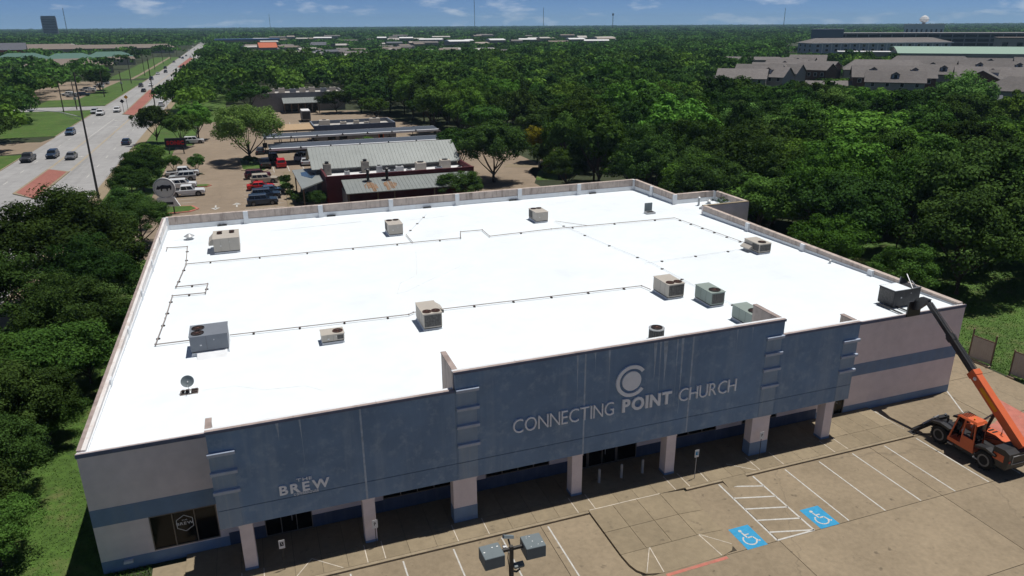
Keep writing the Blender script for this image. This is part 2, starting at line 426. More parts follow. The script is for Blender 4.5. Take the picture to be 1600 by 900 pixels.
def word(text, x0, x1, z0, z1, y, depth, m, parent, bold=0.0, gap=0.09, name='letter', slant=0.0, mapf=None):
    """raised letters facing -y, fitted into x0..x1, z0..z1; each letter its own part"""
    gl = [glyph(c, bold) if c != ' ' else None for c in text]
    tot = sum((g[3] if g else 0.3) for g in gl) + gap * (len(text) - 1)
    caps = glyph('H', bold)[0]
    zb = min(v[1] for v in caps); cap = max(v[1] for v in caps) - zb
    sx = (x1 - x0) / tot; sz = (z1 - z0) / cap
    x = x0
    for g in gl:
        if g is None:
            x += (0.3 + gap) * sx; continue
        vs, fs, ed, wd = g
        b = MB(); n = len(vs)
        for d in (y - depth, y):
            for u, v in vs:
                p = (x + u * sx + slant * (v - zb) * sz, d, z0 + (v - zb) * sz)
                b.v.append(mapf(p) if mapf else p)
        b.f += [tuple(f) for f in fs] + [tuple(i + n for i in reversed(f)) for f in fs]
        b.f += [(a, b_, b_ + n, a + n) for a, b_ in ed]
        b.build(name, m, parent)
        x += (wd + gap) * sx

# ================================================================== THE SETTING
def sheet(x0, x1, y0, y1, z): return MB().slab([(x0, y0, z), (x1, y0, z), (x1, y1, z), (x0, y1, z)], z - 0.004)
struct('ground', MB().slab([(-5000, -400, 0), (9500, -400, 0), (9500, 9500, 0), (-5000, 9500, 0)], -0.4), 'soil')
struct('lawn', sheet(-15.0, 0.4, -12.0, 75.0, 0.012), 'lawn')
struct('lawn', sheet(65.75, 120.0, -14.0, 34.0, 0.012), 'lawn')
struct('lawn', MB().slab([(59.5, 88.6, 0.03), (63.2, 87.3, 0.03), (68.5, 100.0, 0.03), (64.8, 102.8, 0.03), (61.5, 98.0, 0.03)], 0), 'lawn')
# ---- road (runs away from the camera on the far side of the lawn)
def rx(x, y): return x - max(0.0, (y - 480)) * 0.012
ys_road = [40, 100, 200, 300, 480, 600, 800, 1000, 1200, 1500, 1800]
def strip(x0, x1, ya, yb, z, t=0.004):
    ys = [ya] + [q for q in ys_road if ya < q < yb] + [yb]
    b = MB()
    for a, c in zip(ys[:-1], ys[1:]):
        b.slab([(rx(x0, a), a, z), (rx(x1, a), a, z), (rx(x1, c), c, z), (rx(x0, c), c, z)], z - t)
    return b
struct('road', strip(-37.6, -16.2, 40, 1800, 0.02, 0.02), 'road')
b = MB().slab([(-75, 262, 0.014), (-37.0, 259, 0.014), (-37.0, 272.5, 0.014), (-75, 276, 0.014)], 0)
struct('side_street', b, 'road')
b = MB().slab([(-62, 158.5, 0.026), (-43, 158.6, 0.026), (-37.4, 160, 0.026), (-37.4, 187, 0.026), (-39, 178, 0.026), (-62, 184, 0.026)], 0)
struct('driveway', b, 'farlot')
for a, c in ((40, 259), (273, 1500)):
    struct('kerb', strip(-37.85, -37.6, a, c, 0.15, 0.15) if a > 200 else strip(-37.85, -37.6, a, 159, 0.15, 0.15), 'kerb')
struct('kerb', strip(-37.85, -37.6, 188, 258.5, 0.15, 0.15), 'kerb')
struct('kerb', strip(-16.2, -15.95, 40, 240, 0.15, 0.15), 'kerb')
struct('kerb', strip(-16.2, -15.95, 262, 1500, 0.15, 0.15), 'kerb')
struct('sidewalk', strip(-15.95, -14.0, 40, 1200, 0.14, 0.14), 'walk')
struct('lawn', strip(-14.0, -6.5, 75, 158, 0.06, 0.06), 'lawn')
struct('lawn', MB().slab([(-14.0, 158, 0.06), (-3.0, 158, 0.06), (-3.0, 190, 0.06), (-14, 205, 0.06)], 0), 'lawn')
struct('lawn', strip(-14.0, 4, 205, 420, 0.05, 0.05), 'lawn')
struct('lawn', MB().slab([(-95, 189, 0.05), (-37.85, 189, 0.05), (-37.85, 258, 0.05), (-95, 260, 0.05)], 0), 'lawn')
struct('lawn', MB().slab([(-95, 110, 0.05), (-37.85, 110, 0.05), (-37.85, 157, 0.05), (-95, 157, 0.05)], 0), 'lawn')
struct('lawn', strip(-62, -37.85, 275, 420, 0.05, 0.05), 'lawn')
struct('lawn', strip(-60, -37.85, 435, 760, 0.05, 0.05), 'lawn')
struct('footpath', strip(-47.5, -45.5, 430, 760, 0.055), 'farlot')
struct('side_lot', MB().slab([(-80, 305, 0.06), (-52, 305, 0.06), (-50, 420, 0.06), (-80, 420, 0.06)], 0), 'farlot')
# brick medians with concrete rims
def median(poly):
    cx = sum(p[0] for p in poly) / len(poly); cy = sum(p[1] for p in poly) / len(poly)
    o = struct('median', MB().slab([(x, y, 0.17) for x, y in poly], 0), 'kerb')
    inn = []
    for x, y in poly:
        d = Vector((cx - x, cy - y)); k = 0.45
        inn.append((x + (k if cx > x else -k), y + (k if cy > y else -k), 0.185))
    MB().slab(inn, 0.1).build('brick_paving', 'brick', o)
median([(-29.5, 110), (-24.7, 103.8), (-24.2, 129.8), (-29.0, 134.3)])
median([(-28.0, 239), (-23.4, 233.4), (-24.4, 339), (-29.9, 344.4)])
median([(rx(-30.5, 545), 560), (rx(-25.5, 540), 535), (rx(-25.8, 640), 725), (rx(-29.8, 640), 735)])
# lane markings
mk = MB()
for yy in list(range(96, 230, 12)) + list(range(262, 470, 14)):
    if 118 < yy < 900:
        mk.stroke([(-33.3, yy), (-33.3, yy + 3.2)], 0.16, 0.03)
    mk.stroke([(-20.0, yy + 2), (-20.0, yy + 5.2)], 0.16, 0.03)
for yy in range(480, 1000, 20):
    for xx in (-33.3, -20.0): mk.stroke([(rx(xx, yy), yy), (rx(xx, yy), yy + 4)], 0.2, 0.03)
mk.stroke([(-29.1, 180), (-28.7, 226)], 0.18, 0.03)
mk.stroke([(-37.2, 258.6), (-16.5, 258.6)], 0.5, 0.03)
for k in range(9): mk.stroke([(-37 + k * 2.4, 236), (-36 + k * 2.4, 236)], 0.5, 0.03)
struct('lane_markings', mk, 'white_line')
mk = MB()
for dx in (0, 0.3): mk.stroke([(-29.0 + dx, 135), (-29.0 + dx, 180)], 0.11, 0.03); mk.stroke([(-24.5 + dx, 131), (-24.2 + dx, 234)], 0.11, 0.03)
for dx in (0, 0.3): mk.stroke([(-29.6 + dx, 346), (-29.6 + dx, 540)], 0.11, 0.03); mk.stroke([(-24.6 + dx, 346), (-24.6 + dx, 535)], 0.11, 0.03)
struct('lane_markings', mk, 'yellow_line')
mk = MB()
for (x, y, f) in ((-26.7, 150, -1), (-26.6, 205, -1), (-26.5, 222, 1)):
    mk.stroke([(x - 1.2, y), (x + 1.2, y)], 0.35, 0.03); mk.slab([(x - 1.9 * f, y, 0.03), (x - 1.0 * f, y - 0.8, 0.03), (x - 1.0 * f, y + 0.8, 0.03)], 0.026)
struct('turn_arrows', mk, 'white_line')

# ---- far parking lot behind the church and around the restaurant
b = MB().slab([(-6.5, 60, 0.03), (58.0, 60, 0.03), (58.0, 86, 0.03), (59.3, 88.8, 0.03), (66, 102.8, 0.03), (66, 128, 0.03), (52, 200, 0.03), (46, 222, 0.03), (-2.5, 235, 0.03), (-2.5, 158, 0.03), (-6.5, 157, 0.03)], 0)
struct('rear_parking_lot', b, 'farlot')
struct('lane', MB().slab([(-3.0, 190, 0.035), (-14, 205, 0.035), (-16.2, 262, 0.035), (-16.2, 242, 0.035), (-16.1, 230, 0.035), (-3, 180, 0.035)], 0.0), 'farlot')
mk = MB()
for yy in np.arange(78, 118, 2.75):
    mk.stroke([(8.2, yy), (14.2, yy)], 0.12, 0.042)
for yy in np.arange(92, 122, 2.75):
    mk.stroke([(-5.6, yy), (0.6, yy)], 0.12, 0.042)
for xx in np.arange(11.2, 20, 2.9):
    mk.stroke([(xx, 114.5), (xx, 121)], 0.12, 0.042)
for xx in np.arange(22, 44, 2.9):
    mk.stroke([(xx, 188), (xx + 0.4, 196)], 0.12, 0.042)
for x, s in ((3.8, -1), (7.0, 1)):
    mk.stroke([(x, 85.8), (x, 88.2)], 0.25, 0.042); mk.slab([(x - 0.7, 87 + s * 0.6, 0.042), (x + 0.7, 87 + s * 0.6, 0.042), (x, 87 + s * 2.0, 0.042)], 0.038)
struct('stall_lines', mk, 'white_line')
for poly in ([(-5.5, 84.5), (0.2, 84.8), (1.4, 86.5), (0.4, 89), (-5.5, 90.2)], [(8.0, 118.6), (12.5, 115.6), (13.2, 117.4), (10.5, 134), (7.4, 134)], [(-6.0, 116.9), (1.2, 116.9), (1.2, 118.2), (-6, 121.5)], [(14.4, 100.5), (15.8, 100.5), (15.8, 108), (14.4, 108)], [(-0.6, 104.6), (2.1, 104.2), (2.8, 105.2), (2.0, 106.4), (-0.6, 106.6)]):
    o = struct('planting_island', MB().slab([(x, y, 0.16) for x, y in poly], 0), 'red_line' if poly[0][0] in (-5.5, -0.6) else 'kerb')
    cx = sum(p[0] for p in poly) / len(poly); cy = sum(p[1] for p in poly) / len(poly)
    MB().slab([(x + (cx - x) * 0.14, y + (cy - y) * 0.14, 0.19) for x, y in poly], 0.1).build('turf', 'lawn', o)
struct('entrance_path', MB().slab([(14.6, 82, 0.16), (16.6, 82, 0.16), (17.6, 112, 0.16), (15.8, 114, 0.16)], 0), 'walk')
struct('garden_path', MB().slab([(58, 103.0, 0.05), (66.5, 99.5, 0.05), (78, 121, 0.05), (76, 124, 0.05), (66, 104, 0.05), (60, 106, 0.05)], 0), 'walk')

# ---- church lot: concrete slabs with open joints over a dark bed
lot = struct('parking_lot', sheet(2.0, 70.0, -40.0, -4.2, 0.006), 'joint')
XS = [11.0, 23.0, 35.0, 47.0, 59.0, 70.0]
for ya, yb in ((-10.0, -4.26), (-16.0, -10.0), (-22.0, -16.0), (-40, -22)):
    xs = [2.0] + XS
    for xa, xb in zip(xs[:-1], xs[1:]):
        if ya == -10.0 and xa == 47.0: xb = 65.4
        if ya == -10.0 and xa == 59.0: continue
        j = 0.017
        MB().slab([(xa + j, ya + j, 0.03), (xb - j, ya + j, 0.03), (xb - j, yb - j, 0.03), (xa + j, yb - j, 0.03)], 0).build('slab', 'lot', lot)
drive = struct('side_drive', MB().slab([(50.9, -4.2, 0.006), (65.4, -4.2, 0.006), (65.4, 6.2, 0.006), (58.7, 30, 0.006), (58.7, 0, 0.006), (50.9, 0, 0.006)], 0), 'joint')
for q in ([(50.95, -4.22), (58.3, -4.22), (58.3, -0.05), (50.95, -0.05)], [(58.34, -4.22), (65.4, -4.22), (65.4, 1.2), (58.95, 1.2), (58.95, -0.05), (58.34, -0.05)], [(58.95, 1.24), (65.4, 1.24), (65.4, 6.2), (61.5, 8.5), (58.95, 8.5)]):
    MB().slab([(x, y, 0.03) for x, y in q], 0).build('slab', 'lot', drive)
for y0, y1 in ((-4.2, -2.2), (-0.4, 0.2), (1.8, 4.8), (4.8, 6.2)):
    struct('kerb', MB().box(65.42, 65.72, y0, y1 - 0.02, 0, 0.17), 'kerb')
struct('kerb', MB().box(65.42, 65.72, -14, -4.22, 0, 0.17), 'kerb')
# ---- sidewalk along the front, slab by slab
walk = struct('sidewalk', MB().box(4.05, 50.9, -4.1, -0.01, 0, 0.12), 'joint')
cuts = [4.05, 5.6, 6.85, 7.95, 9.5, 10.9, 12.2, 13.2, 14.15, 15.5, 17.0, 18.2, 20.0, 21.4, 22.9, 24.3, 25.5, 26.6, 28.2, 29.5, 30.8, 32.05, 33.05, 34.6, 36.2, 37.2, 38.25, 40.1, 41.6, 43.1, 44.25, 45.35, 46.9, 48.4, 49.7, 50.9]
for xa, xb in zip(cuts[:-1], cuts[1:]):
    for ya, yb in ((-4.06, -2.56), (-2.54, -0.03)):
        MB().slab([(xa + 0.008, ya, 0.15), (xb - 0.008, ya, 0.15), (xb - 0.008, yb, 0.15), (xa + 0.008, yb, 0.15)], 0.1).build('slab', 'walk', walk)
for xa, xb in ((4.05, 15.5), (15.51, 26.1), (32.7, 35.3), (37.05, 50.9)):
    MB().slab([(xa, -4.26, 0.14), (xb, -4.26, 0.14), (xb, -4.08, 0.152), (xa, -4.08, 0.152)], 0).build('kerb', 'kerb', walk)
MB().slab([(35.32, -4.9, 0.034), (37.03, -4.9, 0.034), (37.03, -4.08, 0.15), (35.32, -4.08, 0.15)], 0).build('ramp', 'walk', walk)
sl = MB()
for x in (6.85, 7.95, 13.2, 14.15, 18.2, 20.0, 25.5, 26.6, 32.05, 33.05, 38.25, 40.1, 44.25, 45.35):
    sl.box(x - 0.022, x + 0.022, -4.06, -2.56, 0.148, 0.1545)
for p, q in (((9.4, -4.0), (10.4, -2.7)), ((11.9, -4.0), (10.4, -2.7)), ((34.4, -4.0), (34.5, -2.7)), ((38.0, -4.0), (36.6, -2.75))):
    sl.stroke([p, q], 0.045, 0.156)
sl.build('joint_sealant', 'sealant', walk)
struct('entry_pad', MB().slab([(2.4, -4.1, 0.05), (4.04, -4.1, 0.05), (4.04, -0.45, 0.05), (2.4, -0.45, 0.05)], 0), 'walk')
# ---- raised island with ramps in the lot
isl = struct('raised_plaza', MB().slab([(26.12, -4.07, 0.033), (32.5, -4.07, 0.033), (32.3, -9.9, 0.033), (26.5, -9.9, 0.033)], 0), 'joint')
def zi(x, y):
    z = 0.16
    if x > 30.9: z = min(z, 0.16 - (x - 30.9) / 1.7 * 0.12)
    return max(z, 0.04)
gx = [26.12, 27.7, 29.3, 30.9, 32.6]; gy = [-8.15, -6.2, -4.07]
for a, c in zip(gx[:-1], gx[1:]):
    for d, e in zip(gy[:-1], gy[1:]):
        j = 0.012
        MB().slab([(a + j, d + j, zi(a + j, d)), (c - j, d + j, zi(c - j, d)), (c - j, e - j, zi(c - j, d)), (a + j, e - j, zi(a + j, d))], 0.02).build('slab', 'walk', isl)
MB().slab([(26.13, -8.16, .16), (26.2, -9.0, .16), (26.35, -9.5, .16), (26.7, -9.9, .15), (27.68, -10.05, .04), (27.88, -8.16, .16)][::-1], 0.02).build('slab', 'walk', isl)
MB().slab([(27.9, -8.16, .16), (27.7, -10.05, .04), (31.3, -10.0, .04), (31.0, -8.16, .155)][::-1], 0.02).build('slab', 'walk', isl)
MB().slab([(31.02, -8.16, .15), (31.32, -10.0, .04), (32.0, -9.85, .1), (32.3, -9.5, .1), (32.55, -8.16, .045)][::-1], 0.02).build('slab', 'walk', isl)
sl = MB()
for p, q, za, zb in (((27.88, -8.17), (27.69, -10.0), .163, .05), ((27.9, -8.14), (31.0, -8.14), .165, .16), ((31.0, -8.17), (31.3, -9.95), .158, .05), ((31.02, -8.14), (32.3, -9.4), .16, .11), ((27.85, -8.17), (26.75, -9.85), .165, .158)):
    sl.slab([(p[0] - .025, p[1], za), (p[0] + .025, p[1], za), (q[0] + .025, q[1], zb), (q[0] - .025, q[1], zb)], 0.05)
sl.build('joint_sealant', 'sealant', isl)
sl = MB(); sl.stroke([(26.2, -4.07), (27.6, -4.08), (29.0, -4.06), (30.4, -4.08), (30.9, -4.07)], 0.05, 0.166, 0.01); sl.build('joint_sealant', 'sealant', isl)
mk = MB(); mk.stroke([(27.7, -10.25), (31.5, -10.18)], 0.2, 0.036)
struct('red_kerb_line', mk, 'red_line')
# ---- stall paint
mk = MB()
for x in (9.4, 12.2, 15.0, 17.8, 20.6, 23.4, 39.9, 42.6, 45.35, 48.1, 50.9, 53.6):
    mk.stroke([(x, -4.45), (x + (0.02 if x > 30 else 0), -9.95)], 0.085, 0.035)
mk.stroke([(34.95, -4.35), (34.9, -9.95), (37.45, -9.95), (37.5, -4.35)], 0.11, 0.035)
for k in range(5):
    y = -4.5 - k * 1.12
    mk.stroke([(35.4 if k == 0 else 34.95, y - 0.25), (37.47, y - 0.95)], 0.11, 0.035)
mk.stroke([(56.4, -4.0), (59.7, 1.4)], 0.1, 0.035)
mk.stroke([(51.1, -0.3), (51.0, -4.1)], 0.1, 0.035)
struct('stall_lines', mk, 'white_line')
struct('red_fire_patch', MB().slab([(56.6, -5.1, 0.034), (59.6, -4.3, 0.034), (61.4, -2.3, 0.034), (61.0, -5.9, 0.034), (57.2, -8.2, 0.034)][::-1], 0.02), 'red_line')
def wheelchair(cx, cy):
    o = struct('accessible_stall_marking', MB().slab([(cx - .66, cy - .9, .037), (cx + .66, cy - .9, .037), (cx + .66, cy + .9, .037), (cx - .66, cy + .9, .037)], .031), 'blue_line')
    k = MB(); z = .042
    k.slab([(cx - .12 + .105 * math.cos(t * .628), cy + .56 + .105 * math.sin(t * .628), z) for t in range(10)], .038)
    k.stroke([(cx - .12, cy + .42), (cx - .06, cy - .06), (cx + .26, cy - .06), (cx + .38, cy - .48), (cx + .5, cy - .44)], .09, z)
    k.stroke([(cx - .1, cy + .2), (cx + .2, cy + .2)], .08, z + .001)
    k.stroke([(cx - .05 + .37 * math.cos(t), cy - .27 + .37 * math.sin(t)) for t in np.linspace(2.1, 6.0, 12)], .085, z + .002)
    k.build('wheelchair_symbol', 'white_line', o)
wheelchair(33.55, -9.15); wheelchair(38.55, -9.1)

# ================================================================== THE CHURCH BUILDING
W_, D_, H_ = 58.86, 50.66, 7.3
FY = -2.5
def zr(y): return 7.02 - 0.0225 * y
ch = thing('church_building', 'large white-roofed building with slate blue front and mauve stucco walls', 'building')
# outer walls (bump-out at the back of the right side)
MB().box(0, 0.3, 0.3, D_, 0, 7.25).build('side_wall', 'pink', ch)
MB().box(W_ - 0.3, W_, 0.3, 34.2, 0, 7.25).build('side_wall', 'pink', ch)
MB().box(W_, 64.8, 33.9, 34.2, 0, 7.25).build('side_wall', 'pink', ch)
MB().box(64.5, 64.8, 34.2, 40.3, 0, 7.25).build('side_wall', 'pink', ch)
MB().box(W_, 64.5, 40.3, 40.6, 0, 7.25).build('side_wall', 'pink', ch)
MB().box(W_ - 0.3, W_, 40.3, D_, 0, 7.25).build('side_wall', 'pink', ch)
MB().box(0.3, W_ - 0.3, D_ - 0.3, D_, 0, 7.25).build('back_wall', 'pink', ch)
# front wall: left end with window opening, right end, shaded wall under the canopy
def front(x0, x1, z0, z1, m, proud=0.0, name='front_wall'): return box(name, m, ch, x0, x1, -proud, 0.3, z0, z1)
front(0, 2.58, 0.75, 2.93, 'pink'); front(5.87, 6.3, 0.75, 2.93, 'pink'); front(2.58, 5.87, 0.75, 0.83, 'pink')
front(0, 6.3, 2.93, 3.95, 'navy', 0.012, 'painted_band'); front(0, 6.3, 0, 0.75, 'navy', 0.012, 'painted_base'); front(0, 6.3, 3.95, 7.05, 'pink')
front(46.1, 47.7, 0.62, 3.02, 'pink'); front(48.6, W_, 0.62, 3.02, 'pink'); front(47.7, 48.6, 2.3, 3.02, 'pink')
front(46.1, W_, 3.02, 3.97, 'navy', 0.012, 'painted_band'); front(46.1, 47.7, 0, 0.62, 'navy', 0.012, 'painted_base'); front(48.6, W_, 0, 0.62, 'navy', 0.012, 'painted_base')
front(46.1, W_, 3.97, 7.05, 'pink')
def opening(x0, x1, z0, z1, n, kind='window', label=None):
    o = MB()
    t = 0.05
    o.box(x0, x1, -0.03, 0.12, z0, z0 + t); o.box(x0, x1, -0.03, 0.12, z1 - t, z1)
    w_ = (x1 - x0 - t) / n
    for k in range(n + 1): o.box(x0 + k * w_, x0 + k * w_ + t, -0.028, 0.12, z0 + t, z1 - t)
    f = o.build(kind, 'frame', ch)
    for k in range(n): box('pane', 'glass', f, x0 + k * w_ + t, x0 + (k + 1) * w_, 0.03, 0.05, z0 + t, z1 - t)
    if label: f['label'] = label
    return f
shop = opening(2.58, 5.87, 0.83, 2.93, 3, 'window', 'dark three-pane window with a white logo')
opens = [(8.2, 10.75, 0.16, 2.45, 3, 'door'), (14.8, 18.9, 1.0, 2.6, 4, 'window'), (21.1, 25.3, 1.0, 2.6, 4, 'window'), (26.75, 27.95, 0.16, 2.5, 1, 'window'), (28.0, 30.0, 0.16, 2.5, 2, 'door'), (30.05, 31.5, 0.16, 2.5, 1, 'window'), (34.3, 37.6, 1.0, 2.6, 3, 'window'), (39.7, 42.6, 1.0, 2.6, 3, 'window')]
for x0, x1, z0, z1, n, kd in opens:
    f = opening(x0, x1, z0, z1, n, kd)
    if kd == 'door':
        mid = (x0 + x1) / 2
        MB().tube([(mid + 0.18, -0.09, 0.95), (mid + 0.18, -0.09, 1.35)], 0.02).build('door_handle', 'galv', f)
xs = sorted([(6.3, 6.3)] + [(a, b_) for a, b_, *_ in opens] + [(46.1, 46.1)])
for (a0, a1), (b0, b1) in zip(xs[:-1], xs[1:]):
    if b0 - a1 > 0.1:
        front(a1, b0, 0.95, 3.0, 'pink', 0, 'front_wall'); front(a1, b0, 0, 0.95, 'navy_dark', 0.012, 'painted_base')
for x0, x1, z0, z1, n, kd in opens:
    front(x0, x1, z1, 3.0, 'pink', 0, 'front_wall')
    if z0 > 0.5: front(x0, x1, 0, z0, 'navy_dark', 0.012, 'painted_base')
front(6.3, 46.1, 3.0, 7.0, 'pink')
d = opening(47.72, 48.58, 0.1, 2.3, 1, 'door')
MB().cyl((47.86, -0.1, 1.1), 0.035, 0.07, 'y', 8).build('door_handle', 'galv', d)
# window logo: hexagon outline and lettering on the middle pane
hx = [(4.24 + 0.46 * math.sin(k * math.pi / 3), 2.12 + 0.5 * math.cos(k * math.pi / 3)) for k in range(7)]
lg = MB()
for (a, b_), (c, e) in zip(hx[:-1], hx[1:]): lg.bar((a, 0.022, b_), (c, 0.022, e), 0.03, 0.006, (0, 1, 0))
lg.build('logo_outline', 'white_print', shop)
word('BREW', 3.82, 4.66, 2.03, 2.2, 0.024, 0.004, 'white_print', shop, 0.01, 0.12, 'logo_letter')
word('THE', 4.1, 4.38, 2.28, 2.35, 0.024, 0.004, 'white_print', shop, 0.0, 0.12, 'logo_letter')
box('wall_camera', 'dark_metal', ch, 10.95, 11.3, -0.3, 0.0, 2.5, 2.72)
box('wall_light', 'whitetrim', ch, 1.05, 1.5, -0.22, -0.013, 0.5, 0.62)
# ---- canopy and fascia
box('canopy_deck', 'soffit', ch, 6.5, 46.0, FY + 0.35, -0.02, 3.0, 3.12)
def ztop(x): return 9.75 if 18.7 < x < 40.1 else 8.7
backing = MB()
for x0, x1, zt in ((6.2, 18.7, 8.6), (18.7, 40.1, 9.65), (40.1, 46.25, 8.6)):
    backing.box(x0 + 0.02, x1 - 0.02, FY + 0.03, FY + 0.35, 3.03, zt)
backing.build('fascia_core', 'navy_dark', ch)
panels = [(6.2, 13.62), (13.62, 18.7), (18.7, 26.4), (26.4, 33.5), (33.5, 40.1), (40.1, 46.25)]
for x0, x1 in panels:
    zt = ztop((x0 + x1) / 2) - 0.06
    g = 0.006
    box('fascia_panel', 'fascia', ch, x0 + g, x1 - g, FY - 0.02, FY + 0.03, 4.115, zt)
    box('fascia_panel', 'fascia', ch, x0 + g, x1 - g, FY - 0.02, FY + 0.03, 3.02, 4.08)
for x in (13.62, 26.4, 33.5): box('joint_sealant', 'stain', ch, x - 0.05, x + 0.05, FY - 0.024, FY - 0.02, 3.03, ztop(x) - 0.07)
# pale run stains below the coping of the middle fascia: narrow, uneven in length
for x, ln, wd in ((27.0, 1.4, .05), (27.9, 2.2, .07), (30.9, 2.6, .12), (31.25, 3.4, .06), (31.6, 2.9, .16), (32.4, 4.6, .05), (32.75, 5.2, .09), (36.6, 1.5, .05), (25.9, 3.8, .06), (9.5, 1.1, .09), (10.6, 2.7, .05), (37.7, 1.2, .05)):
    zt = ztop(x) - 0.07
    b = MB(); y = FY - 0.0235
    b.loft([[(x - wd, y, zt), (x + wd, y, zt), (x + wd, y + .003, zt), (x - wd, y + .003, zt)], [(x - wd * .6 + .05, y, zt - ln * .5), (x + wd * .7, y, zt - ln * .5), (x + wd * .7, y + .003, zt - ln * .5), (x - wd * .6 + .05, y + .003, zt - ln * .5)], [(x - .01 + .03, y, zt - ln), (x + .03, y, zt - ln), (x + .03, y + .003, zt - ln), (x + .02, y + .003, zt - ln)]])
    b.build('run_stain', 'stain', ch)
# end returns and wing returns of the fascia
for x0, x1, ya, yb, z0, zt in ((6.2, 6.55, FY + 0.36, -0.02, 3.03, 7.0), (45.9, 46.25, FY + 0.36, -0.02, 3.03, 7.0), (6.2, 6.45, FY + 0.35, -1.1, 7.0, 8.6), (46.0, 46.25, FY + 0.35, -1.0, 7.0, 8.6), (18.7, 18.95, FY + 0.36, 0.28, 6.95, 9.65), (39.85, 40.1, FY + 0.36, 0.34, 6.95, 9.65)):
    o = box('return_wall', 'parapet' if zt > 7.1 else 'pink', ch, x0, x1, ya, yb, z0, zt)
    if zt > 7.1: box('coping', 'coping', ch, x0 - 0.03, x1 + 0.03, ya, yb + 0.03, zt + 0.002, zt + 0.07)
for x0, x1, zt in ((6.17, 18.66, 8.6), (18.64, 40.16, 9.65), (40.17, 46.28, 8.6)):
    n = max(1, int((x1 - x0) / 3.3))
    for k in range(n):
        a = x0 + (x1 - x0) * k / n; e = x0 + (x1 - x0) * (k + 1) / n - 0.015
        box('coping', 'coping', ch, a, e, FY - 0.05, FY + 0.14, zt + 0.002, zt + 0.09)
        box('coping_back', 'coat', ch, a, e, FY + 0.145, FY + 0.38, zt + 0.002, zt + 0.06)
    box('coping_edge', 'coping_blue', ch, x0, x1, FY - 0.065, FY - 0.052, zt - 0.07, zt + 0.085)
# pilaster strips and ledges
for x0, x1, zs in ((6.12, 7.4, (7.38, 6.3, 5.2)), (18.74, 20.02, (8.58, 7.47, 6.38, 5.2)), (38.82, 40.12, (8.58, 7.47, 6.38, 5.2)), (45.0, 46.34, (7.38, 6.3, 5.2))):
    top = zs[0]
    box('pilaster_strip', 'fascia_light', ch, x0 + 0.05, x1 - 0.12, FY - 0.035, FY - 0.021, 3.02, 4.08)
    box('pilaster_strip', 'fascia_light', ch, x0 + 0.05, x1 - 0.12, FY - 0.035, FY - 0.021, 4.115, top - 0.05)
    for z in zs:
        MB().prism([(FY - 0.036, z - 0.11), (FY - 0.15, z - 0.09), (FY - 0.17, z + 0.07), (FY - 0.15, z + 0.10), (FY - 0.036, z + 0.11)], 'x', x0, x1).build('ledge', 'ledge', ch)
# columns
for x0, x1, wide in ((7.05, 7.7, 0), (13.35, 14.0, 0), (18.42, 19.8, 1), (25.75, 26.42, 0), (32.2, 32.86, 0), (38.55, 39.92, 1), (44.45, 45.15, 0)):
    c = MB()
    y0 = FY + 0.04; y1 = y0 + 0.68
    z0 = 1.12 if wide else 0.3
    c.box(x0, x1, y0, y1, z0, 2.95).box(x0 - 0.03, x1 + 0.03, y0 - 0.03, y1 + 0.03, 2.9, 3.015)
    o = c.build('column', 'pink', ch)
    box('column_base', 'navy', o, x0 - 0.012, x1 + 0.012, y0 - 0.012, y1 + 0.012, 0.1, z0)
# ---- roof
rp = [(0.3, 0.0), (0.3, D_ - 0.3), (W_ - 0.3, D_ - 0.3), (W_ - 0.3, 40.3), (64.5, 40.3), (64.5, 34.2), (W_ - 0.3, 34.2), (W_ - 0.3, 0.0)]
rb = MB()
rb.slab([(0.3, 0.30, zr(0.3)), (W_ - 0.3, 0.30, zr(0.3)), (W_ - 0.3, D_ - 0.3, zr(D_)), (0.3, D_ - 0.3, zr(D_))], 5.5)
rb.slab([(W_ - 0.3, 34.2, zr(34.2)), (64.5, 34.2, zr(34.2)), (64.5, 40.3, zr(40.3)), (W_ - 0.3, 40.3, zr(40.3))], 5.5)
rb.slab([(6.55, FY + 0.35, zr(0) + 0.03), (45.9, FY + 0.35, zr(0) + 0.03), (45.9, 0.30, zr(0.3)), (6.55, 0.30, zr(0.3))], 6.9)
rb.slab([(0.0, 0.0, 7.06), (6.2, 0.0, 7.06), (6.2, 0.30, 7.06), (0.0, 0.30, 7.06)], 7.05)
rb.build('roof', 'roof', ch)
